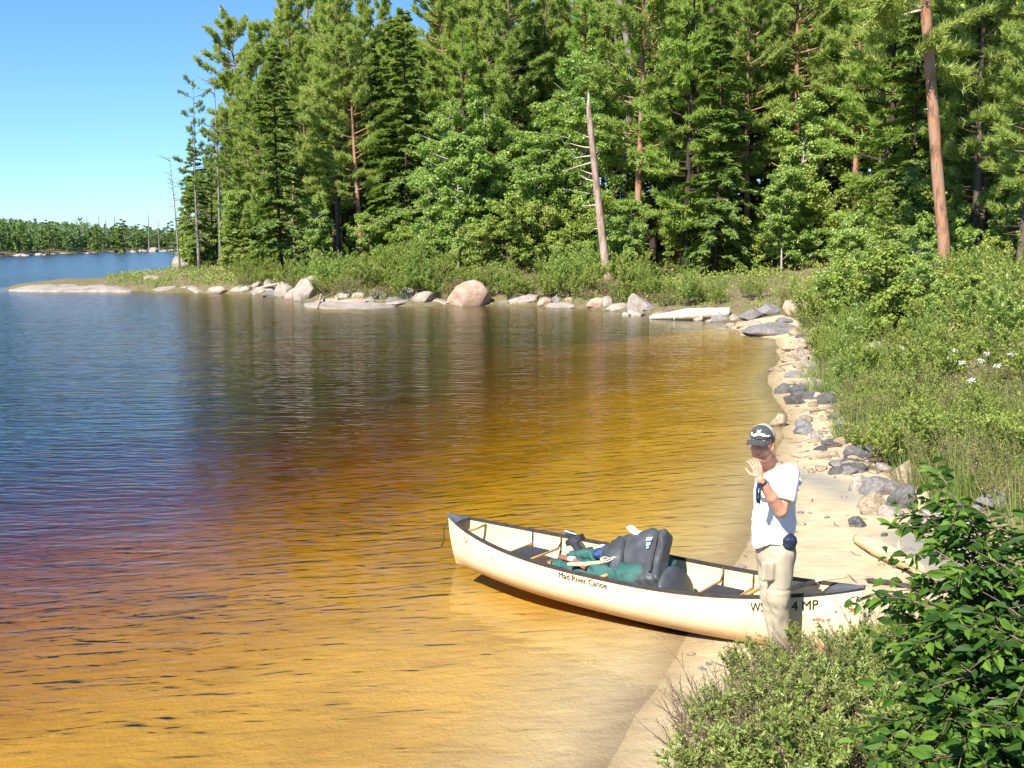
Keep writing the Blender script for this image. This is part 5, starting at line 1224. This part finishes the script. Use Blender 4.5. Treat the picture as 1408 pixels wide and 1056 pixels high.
s.cone((1.50, .02, .34), .055, (1.85, .08, .40), .07, .03).cone((1.45, -.2, .30), .06, (1.75, -.2, .32), .06, .03).cone((1.9, -.22, .36), .06, (2.35, -.24, .34), .07, .04)
s.fold(fo(.022, 11))
def strap(P, w, mat, nm, th_=.006):
    g = Geo(); P = np.array(P, float); T, A, B = frames(P); g2 = P[:, None] + np.stack([A * w / 2 - B * th_, A * w / 2 + B * th_, -A * w / 2 + B * th_, -A * w / 2 - B * th_], 1)
    n = len(P); i = np.arange(n - 1)[:, None] * 4; j = np.arange(4)[None]; kk = (j + 1) % 4
    g.add(g2.reshape(-1, 3), list(map(tuple, np.stack([i + j, i + kk, i + 4 + kk, i + 4 + j], -1).reshape(-1, 4))) + [(0, 1, 2, 3), tuple(range(4 * n - 4, 4 * n))[::-1]]); return nm, g.mesh(nm, M[mat])
cthing('canoe_pack', 'teal canvas pack with brown straps filling the middle of the canoe', 'pack', s.mesh('canoe_pack', M['teal']), [
    strap([(1.50, -.16, .385), (1.62, -.22, .40), (1.75, -.26, .40), (1.87, -.28, .375)], .045, 'leather', 'strap', .012), strap([(1.42, -.12, .33), (1.45, -.26, .34), (1.5, -.31, .26)], .03, 'leather', 'strap', .01),
    strap([(1.66, -.245, .415), (1.72, -.25, .418)], .05, 'white', 'buckle', .012)])
s = SDF((1.7, -.5, .05), (2.95, .5, 1.0), .009)
Rm = (Matrix.Rotation(.10, 3, 'Z') @ Matrix.Rotation(-.30, 3, 'Y') @ Matrix.Rotation(.72, 3, 'X'))
RmT = np.array(Rm.transposed())
s.box((2.26, -.06, .45), (.27, .27, .085), RmT, rnd=.045, k=.03).cone((2.24, .06, .56), .07, (2.30, .11, .675), .035, .05)
s.ell((2.03, .06, .43), (.20, .18, .12), k=.06).cone((1.84, .02, .42), .05, (2.1, .1, .52), .09, .06)
s.cone((2.46, -.16, .38), .07, (2.54, -.18, .22), .09, .06).cone((2.40, -.22, .30), .06, (2.50, -.26, .18), .08, .05)
s.fold(fo(.016, 9, 3))
lab = Geo(); nx = np.array((Rm @ Vector((0, 0, 1)))[:]); ax_, ay_ = np.array((Rm @ Vector((1, 0, 0)))[:]), np.array((Rm @ Vector((0, 1, 0)))[:])
cc = np.array([2.26, -.06, .45]) + nx * .093 + ax_ * .13 + ay_ * .12
for a0, a1, b0, b1 in ((-.03, .03, .0, .035), (-.02, .02, -.05, -.015), (-.012, .012, -.08, -.06)):
    q = np.array([cc + ax_ * a + ay_ * b + nx * h for h in (0, .004) for a, b in ((a0, b0), (a1, b0), (a1, b1), (a0, b1))]); lab.add(q, [(4, 5, 6, 7), (0, 1, 5, 4), (1, 2, 6, 5), (2, 3, 7, 6), (3, 0, 4, 7)])
cthing('dry_bag', 'dark grey coated bag propped up on the teal pack, highest thing in the canoe', 'bag', s.mesh('dry_bag', M['dry']), [('printed_label', lab.mesh('printed_label', M['ltgrey'])),
    strap([cc + ax_ * .07 + ay_ * .08, cc + ax_ * .065 - ay_ * .1, cc + ax_ * .06 - ay_ * .32], .022, 'black', 'strap', .006),
    strap([cc - ax_ * .26 + ay_ * .06, cc - ax_ * .25 - ay_ * .1, cc - ax_ * .24 - ay_ * .32], .022, 'black', 'strap', .006)])
s = SDF((2.3, -.45, .03), (3.1, .4, .6), .009)
s.ell((2.62, -.06, .20), (.085, .27, .27), np.array(Matrix.Rotation(.25, 3, 'Y')), k=.02).fold(fo(.01, 8, 5)); s.D = np.maximum(s.D, .06 - s.a[2][None, None, :])
cthing('foam_pad', 'rounded dark grey pad standing behind the propped-up bag in the canoe', 'pad', s.mesh('foam_pad', M['dry']))
s = SDF((1.15, -.2, .15), (1.7, .4, .7), .007)
s.box((1.40, .20, .43), (.10, .05, .035), np.array(Matrix.Rotation(.5, 3, 'Y')), rnd=.02, k=.03).ell((1.34, .22, .47), (.06, .05, .035), k=.02).cone((1.42, .16, .41), .035, (1.56, .08, .36), .05, .03).fold(fo(.010, 16, 6))
cthing('camera_bag', 'small dark bag with metal clips at the bow end of the teal pack', 'bag', s.mesh('camera_bag', M['black']), [strap([(1.29, .2, .50), (1.36, .17, .505), (1.42, .2, .49)], .015, 'ltgrey', 'clip')])
s = SDF((1.7, -.2, .2), (2.2, .3, .7), .007)
s.box((1.86, .0, .42), (.09, .05, .05), rnd=.03, k=.03).cone((1.8, -.04, .42), .03, (1.95, .04, .47), .035, .03).fold(fo(.012, 18, 8))
cthing('stuff_sack', 'small blue bundle wedged under the front of the grey bag', 'bag', s.mesh('stuff_sack', M['blue']))
s = SDF((1.55, .05, .1), (2.1, .45, .6), .008); s.box((1.80, .24, .34), (.17, .06, .08), rnd=.03, k=.03).fold(fo(.012, 12, 9))
cthing('white_bag', 'flat white bag between the packs and the far side of the canoe', 'bag', s.mesh('white_bag', M['white']))
s = SDF((1.9, -.1, .5), (2.5, .3, 1.0), .006); s.box((2.13, .09, .655), (.075, .045, .02), np.array(Matrix.Rotation(-.4, 3, 'Y')), rnd=.012, k=.02).fold(fo(.01, 20, 11))
cthing('map_sheet', 'crumpled white map lying on top of the grey bag', 'map', s.mesh('map_sheet', M['white']))
g = Geo(); rq = np.random.default_rng(4); th_ = np.linspace(0, 14, 60)
tube(g, np.c_[1.98 + .05 * np.cos(th_) + .004 * th_, -.15 + .045 * np.sin(th_ * 1.1), .43 + .012 * np.sin(th_ * 2.3) + .002 * th_], .0065, 5)
cthing('rope_coil', 'small coil of pale cord lying on the teal pack in front of the grey bag', 'rope', g.mesh('rope_coil', M['drift']))
g = Geo(); tube(g, np.array([[1.70, -.32, .385], [1.85, -.27, .40], [2.0, -.2, .43]]), [.016, .02, .016], 10)
cthing('paddle_shaft', 'pale wooden shaft end poking out beside the teal pack', 'paddle', g.mesh('paddle_shaft', M['driftwarm']))
g = Geo(); tube(g, np.array([[3.40, -.08, .36], [3.62, -.04, .47], [3.82, .02, .565], [4.0, .10, .60]]), [.022, .02, .014, .007], 9)
cthing('walking_stick', 'peeled forked stick leaning over the gunwale near the stern of the canoe', 'stick', g.mesh('walking_stick', M['driftwarm']))
g = Geo(); tube(g, np.array([[3.5, .02, .40], [3.65, .06, .48], [3.78, .10, .50]]), [.016, .014, .01], 8)
cthing('stick', 'short reddish stick lying behind the peeled forked stick in the stern', 'stick', g.mesh('stick', M['bark_red']))
g = Geo(); tube(g, np.array([[-.01, 0, .45], [-.06, -.01, .36], [-.05, -.02, .24], [-.09, -.02, .17]]), .006, 6)
link('bow_line', g.mesh('bow_line', M['gun']), canoe)

# ------------------------------------------------------------------ the man
MB_ = at_z(1072, 908, .08); MB_[2] = hz(MB_[0], MB_[1])
def B(px, py, dy=0.0): return dep(px, py, MB_[1] + dy) - MB_
M['skin'] = simple('skin', (.60, .30, .19), .5, .08, 12, spec=.35, bumps=.1, bd=.001)
M['hair'] = simple('reddish_hair', (.28, .14, .06), .7, .35, 60, stretch=(1, 1, .3))
M['shirt'] = simple('white_cotton', (.80, .80, .79), .85, .03, 10, bumps=.15)
M['khaki'] = simple('khaki_cotton', (.40, .34, .24), .85, .08, 14, bumps=.2)
M['capdark'] = simple('charcoal_cap', (.055, .06, .055), .75, .3, 30)
M['capback'] = simple('light_patterned_cap_back', (.52, .48, .38), .8, .5, 35)
M['navy'] = simple('navy_nylon', (.012, .02, .042), .5, .3, 12)
M['eyew'] = simple('eye_white', (.7, .68, .65), .3, .02, 5, bumps=0)
M['eyed'] = simple('eye_iris', (.04, .03, .02), .2, .05, 5, bumps=0)
M['lip'] = simple('lips', (.42, .15, .11), .5, .1, 20, bumps=0)
HD = B(1048, 609, -.06); fw = nrm(np.array([-.50, -.86, -.06])); lf = nrm(np.cross([0, 0, 1.0], fw)); upv = np.cross(fw, lf)
HR = np.stack([fw, lf, upv])
def H_(f, l, u): return HD + fw * f + lf * l + upv * u
neckb = B(1064, 640, .0); shL, elL, wrL = B(1086, 652, -.13), B(1074, 703, -.24), B(1045, 659, -.31)
shR, elR, wrR = B(1050, 648, .15), B(1056, 708, .17), B(1052, 752, .12)
zs = np.r_[np.arange(-.05, 1.0, .025), np.arange(1.0, 1.92, .0042)]
s = SDF((-.42, -.48, 0), (.22, .32, 0), .0042, zs)
s.ell(HD + upv * .022 - fw * .012, (.098, .077, .103), HR, .02).ell(H_(.028, 0, -.052), (.066, .058, .072), HR, .03).ell(H_(.066, 0, -.103), (.022, .026, .018), HR, .025)
s.cone(H_(.088, 0, .018), .008, H_(.110, 0, -.026), .013, .012).cone(H_(.080, -.035, .034), .012, H_(.080, .035, .034), .012, .015)
for q in (-1, 1):
    s.ell(H_(.094, q * .031, .014), (.012, .016, .010), HR, .010, True); s.ell(H_(.062, q * .038, -.03), (.026, .022, .022), HR, .03); s.ell(H_(.103, q * .012, -.030), (.010, .008, .007), HR, .006)
    s.ell(H_(-.012, q * .080, -.004), (.020, .009, .032), HR, .006); s.cone(H_(.055, q * .03, -.10), .018, H_(-.01, q * .058, -.05), .02, .03)
s.cone(H_(.094, -.016, -.062), .006, H_(.094, .016, -.062), .006, .008).cone(H_(.090, -.013, -.073), .007, H_(.090, .013, -.073), .007, .008)
s.cone(HD - upv * .07 - fw * .015, .054, neckb + [0, 0, -.02], .060, .03)
chest, belly, pel = B(1066, 672, .0), B(1064, 718, .0), B(1066, 748, 0)
s.cone(neckb - [0, 0, .10], .10, chest, .12, .05).cone(chest, .12, belly, .11, .05).cone(belly, .11, pel, .12, .05).cone(shL - [.02, 0, .01], .05, shR, .05, .06)
for sh, el, wr in ((shL, elL, wrL), (shR, elR, wrR)):
    s.cone(sh, .052, el, .041, .03); s.cone(el, .041, el * .55 + wr * .45, .040, .015); s.cone(el * .55 + wr * .45, .040, wr, .027, .015)
def hand(w, tip_dir, n, side, curl, k0=.011, sp=.0205):
    """palm and five fingers: w wrist, tip_dir along the palm, n = the way the palm faces, side = towards the thumb"""
    d = nrm(np.array(tip_dir, float)); n = np.array(n, float); n = nrm(n - d * (n @ d)); sd = np.cross(d, n) * side
    s.cone(w, .025, w + d * .035, .026, .012, (n, .7))
    s.cone(w + d * .035 - sd * .018, .018, w + d * .082 - sd * .028, .015, .010, (n, .8)); s.cone(w + d * .035 + sd * .014, .020, w + d * .085 + sd * .026, .015, .010, (n, .8)); s.cone(w + d * .04, .02, w + d * .085, .016, .012, (n, .8))
    for k, ln in enumerate((.80, .98, 1.05, .96)):
        p = w + d * (.088 if k else .080) + sd * (k - 1.5) * sp; a = .25 + curl * .3
        for j, (l, r) in enumerate(((.040, .0092), (.026, .0084), (.021, .0074))):
            v = nrm(d * math.cos(a) + n * math.sin(a) + sd * (k - 1.5) * .07); q = p + v * l * ln; s.cone(p, r, q, r - .0008, .004); p = q; a += curl
    p = w + d * .030 + sd * .028
    for l, r, v in ((.036, .012, sd * .75 + d * .6 + n * .35), (.030, .0105, d * .85 + sd * .2 + n * .6), (.024, .009, d * .8 - sd * .1 + n * .7)):
        q = p + nrm(v) * l; s.cone(p, r, q, r - .001, .006); p = q
mouth = H_(.118, .01, -.095)
hand(wrL, B(1036, 626, -.27) - wrL, (-.2, .5, .2) + (mouth - wrL) * .0, 1, .55)
hand(wrR, np.array([-.02, -.03, -.2]), (.5, -.6, 0), -1, .35)
hipL, hipR, knL, knR, anL, anR = B(1075, 760, -.08), B(1058, 758, .08), B(1070, 822, -.10), B(1060, 818, .06), B(1076, 890, -.07), B(1066, 884, .07)
for h, kn, an in ((hipL, knL, anL), (hipR, knR, anR)): s.cone(h, .075, kn, .05, .04).cone(kn, .05, an, .035, .03)
person = thing('person', 'man in white t-shirt, khaki trousers and dark cap standing by the canoe', 'person', MB_)
link('body', s.mesh('body', M['skin']), person)
# hair under the cap
s = SDF(HD - .2, HD + .2, .005)
s.ell(HD + upv * .016 - fw * .018, (.100, .083, .108), HR, .01)
s.cut(fw, H_(.012, 0, 0)).cut(-upv, H_(0, 0, -.052)).fold(lambda X, Y, Z: .004 * fbm(X * 60, Y * 60, Z * 20, 3, 2))
link('hair', s.mesh('hair', M['hair']), person)
s = SDF(HD - .2, HD + .22, .005)
s.ell(HD + upv * .030 - fw * .008, (.112, .092, .108), HR, .01); s.cut(-upv, H_(0, 0, .048))
cap = link('cap', s.mesh('cap', [M['capdark'], M['capback']], slot=lambda c: (((c - HD) @ fw) < .012).astype(int)), person)
g = Geo(); a = np.linspace(-1.15, 1.15, 22); rr = np.linspace(0, 1, 6); V = []
for q in rr:
    f = .070 + .02 * q + (.045 * np.cos(a) + .075 * np.cos(a) * q); l = np.sin(a) * (.092 - .012 * q); u = .050 - .012 * q - .018 * (np.abs(a) / 1.15) ** 2 * (1 + q * .6)
    V.append(HD + f[:, None] * fw + l[:, None] * lf + u[:, None] * upv)
V = np.array(V); Fq = grid_faces(6, 22); g.add(V.reshape(-1, 3), Fq, 0, True); g.add((V - upv * .005).reshape(-1, 3), Fq[:, ::-1], 0, True)
ed = np.r_[V[-1]]; n = 22; g.add(np.r_[ed, ed - upv * .005], np.array([(i, i + 1, n + i + 1, n + i) for i in range(n - 1)]), 0, True)
link('brim', g.mesh('brim', M['capdark']), cap)
g = Geo()
def on_cap(az, el):
    d = fw * math.cos(az) * math.cos(el) + lf * math.sin(az) * math.cos(el) + upv * math.sin(el); v = HR @ d
    k = 1 / math.sqrt((v[0] / .112) ** 2 + (v[1] / .092) ** 2 + (v[2] / .108) ** 2); c2 = 0
    return HD + upv * .034 - fw * .004 + d * (k + .008)
for pts in ([(-.62, .34), (-.2, .30), (.05, .42), (.35, .34), (.75, .30), (.45, .50), (.1, .56), (-.25, .48)], [(-.12, .55), (.12, .58), (.2, .80), (.02, .70), (-.1, .76)], [(.5, .32), (.9, .36), (.7, .46)], [(-.7, .42), (-.4, .46), (-.55, .56)]):
    P = [on_cap(*q) for q in pts]; c = np.mean(P, 0) + (np.mean(P, 0) - HD) * .03; m_ = len(P); g.add(np.array(P + [c]), [(i, (i + 1) % m_, m_) for i in range(m_)])
link('cap_emblem', g.mesh('cap_emblem', M['shirt']), cap)
for q in (-1, 1):
    g = Geo(); V, F = ICO3; g.add(V * .0115 + H_(.083, q * .031, .013), F, 0, True); g.add(V * np.array([.006]) + H_(.0905, q * .030, .012), F, 1, True)
    link('eye', g.mesh('eye', [M['eyew'], M['eyed']]), person)
    g = Geo(); tube(g, np.array([H_(.094, q * .016, .030), H_(.094, q * .032, .034), H_(.084, q * .047, .029)]), [.003, .004, .0025], 6); link('eyebrow', g.mesh('eyebrow', M['hair']), person)
g = Geo(); tube(g, np.array([H_(.094, -.021, -.068), H_(.1, 0, -.067), H_(.094, .021, -.068)]), [.002, .0045, .002], 6); link('lips', g.mesh('lips', M['lip']), person)
# t-shirt
s = SDF((-.36, -.36, .72), (.30, .34, 1.62), .006)
s.cone(neckb - [0, 0, .06], .075, chest, .135, .07).cone(chest, .150, belly, .150, .06).cone(belly, .150, B(1064, 752, 0), .165, .05).cone(shL - [.015, -.02, .0], .066, shR + [.01, -.02, 0], .066, .06)
slv = shL * .28 + elL * .72
s.cone(shL, .072, slv, .082, .035).cone(shR, .068, shR * .35 + elR * .65, .072, .03)
s.ell(B(1093, 662, .06), (.055, .05, .045), None, .03)
nS = nrm(elL - shL)
X, Y, Z = np.meshgrid(*s.a, indexing='ij'); Pp = np.stack([X, Y, Z], -1)
# cut the sleeve open where the arm comes out; hem falls from front to back
arm = np.linalg.norm(Pp - slv, axis=-1) < .135
s.D = np.where(arm & (((Pp - slv) @ nS) > .0) & ((Y < -.17)), np.maximum(s.D, (Pp - slv) @ nS), s.D)
h0, h1 = B(1040, 758, -.1), B(1092, 738, -.1)
hem = h0[2] + (X - h0[0]) / (h1[0] - h0[0]) * (h1[2] - h0[2]); s.D = np.maximum(s.D, (hem + .01 * np.sin(X * 30) - Z) * .9)
s.D = np.maximum(s.D, -(np.linalg.norm((Pp - (neckb + np.array([0, -.01, .045]))) * np.array([1, 1, .9]), axis=-1) - .072))
s.fold(lambda X, Y, Z: -.012 * np.abs(fbm(X * 9 + Z * 6, Y * 9, Z * 3.0, 3, 4)) + .011 * np.abs(np.sin(X * 20 + Z * 17 + 3.5 * vnoise(X * 5, Y * 5, Z * 5))) * np.clip(1.25 - Z, 0, .35) / .35 + .004)
link('t_shirt', s.mesh('t_shirt', M['shirt']), person)
# trousers with turned zip seam at the knee and a cargo pocket
s = SDF((-.30, -.30, -.02), (.26, .30, 1.05), .0065)
s.cone(B(1066, 735, 0), .125, B(1067, 762, 0), .135, .05)
for h, kn, an, q in ((hipL, knL, anL, -1), (hipR, knR, anR, 1)):
    s.cone(h, .100, kn, .076, .03).cone(kn, .078, an, .056, .03)
kz = B(1068, 812, -.10)[2]
s.box(B(1056, 785, -.148), (.045, .028, .075), None, .02, .02)
s.fold(lambda X, Y, Z: .007 * fbm(X * 14, Y * 14, Z * 3.0, 3, 15) + .013 * np.abs(vnoise(X * 16 + Z * 7, Y * 14, Z * 5 - X * 6, 21)) * np.interp(Z, [0, .2, .5, .8, .95], [1.5, 1.1, .9, .7, .4])
       + .010 * np.abs(vnoise(X * 9, Y * 9, Z * 20 + X * 12, 22)) * np.interp(Z, [0, .25, .45, .6], [1.4, .8, .5, 0]) - .004 * np.exp(-((Z - kz) / .014) ** 2) + .004 * np.exp(-((Z - kz - .025) / .006) ** 2) - .004)
s.cut((0, 0, -1), (0, 0, .035))
link('trousers', s.mesh('trousers', M['khaki']), person)
s = SDF((-.30, -.36, .6), (.35, .36, 1.1), .006); pc = B(1085, 745, -.13)
s.ell(pc, (.062, .045, .062), None, .02).box(pc + [0, -.03, -.005], (.04, .025, .045), None, .02, .02).fold(fo(.006, 25, 4))
link('waist_pouch', s.mesh('waist_pouch', M['navy']), person)
nm, me = strap([B(1043, 664, -.33), B(1041, 674, -.335), B(1041, 690, -.30)], .035, 'blue', 'lanyard', .005); link(nm, me, person)
nm, me = strap([B(1046, 664, -.33), B(1045, 676, -.335), B(1044, 692, -.30)], .016, 'black', 'lanyard', .006); link(nm, me, person)
g = Geo(); a = np.linspace(0, 2 * math.pi, 20); dW = nrm(elL - wrL); e1 = nrm(np.cross(dW, [1, 0, 0])); e2 = np.cross(dW, e1); cW = wrL + dW * .03
tube(g, cW + .0305 * (np.cos(a)[:, None] * e1 + np.sin(a)[:, None] * e2), .005, 6, flat=1.6); link('wrist_band', g.mesh('wrist_band', M['black']), person)
for an in (anL, anR):
    s = SDF((an[0] - .25, an[1] - .2, -.03), (an[0] + .15, an[1] + .15, .16), .006)
    s.cone((an[0] + .03, an[1] + .01, .045), .042, (an[0] - .16, an[1] - .09, .035), .038, .02, ((0, 0, 1), .8)).cone((an[0], an[1], .06), .045, (an[0], an[1], .12), .045, .02).cut((0, 0, -1), (0, 0, .0))
    link('shoe', s.mesh('shoe', M['bark']), person)
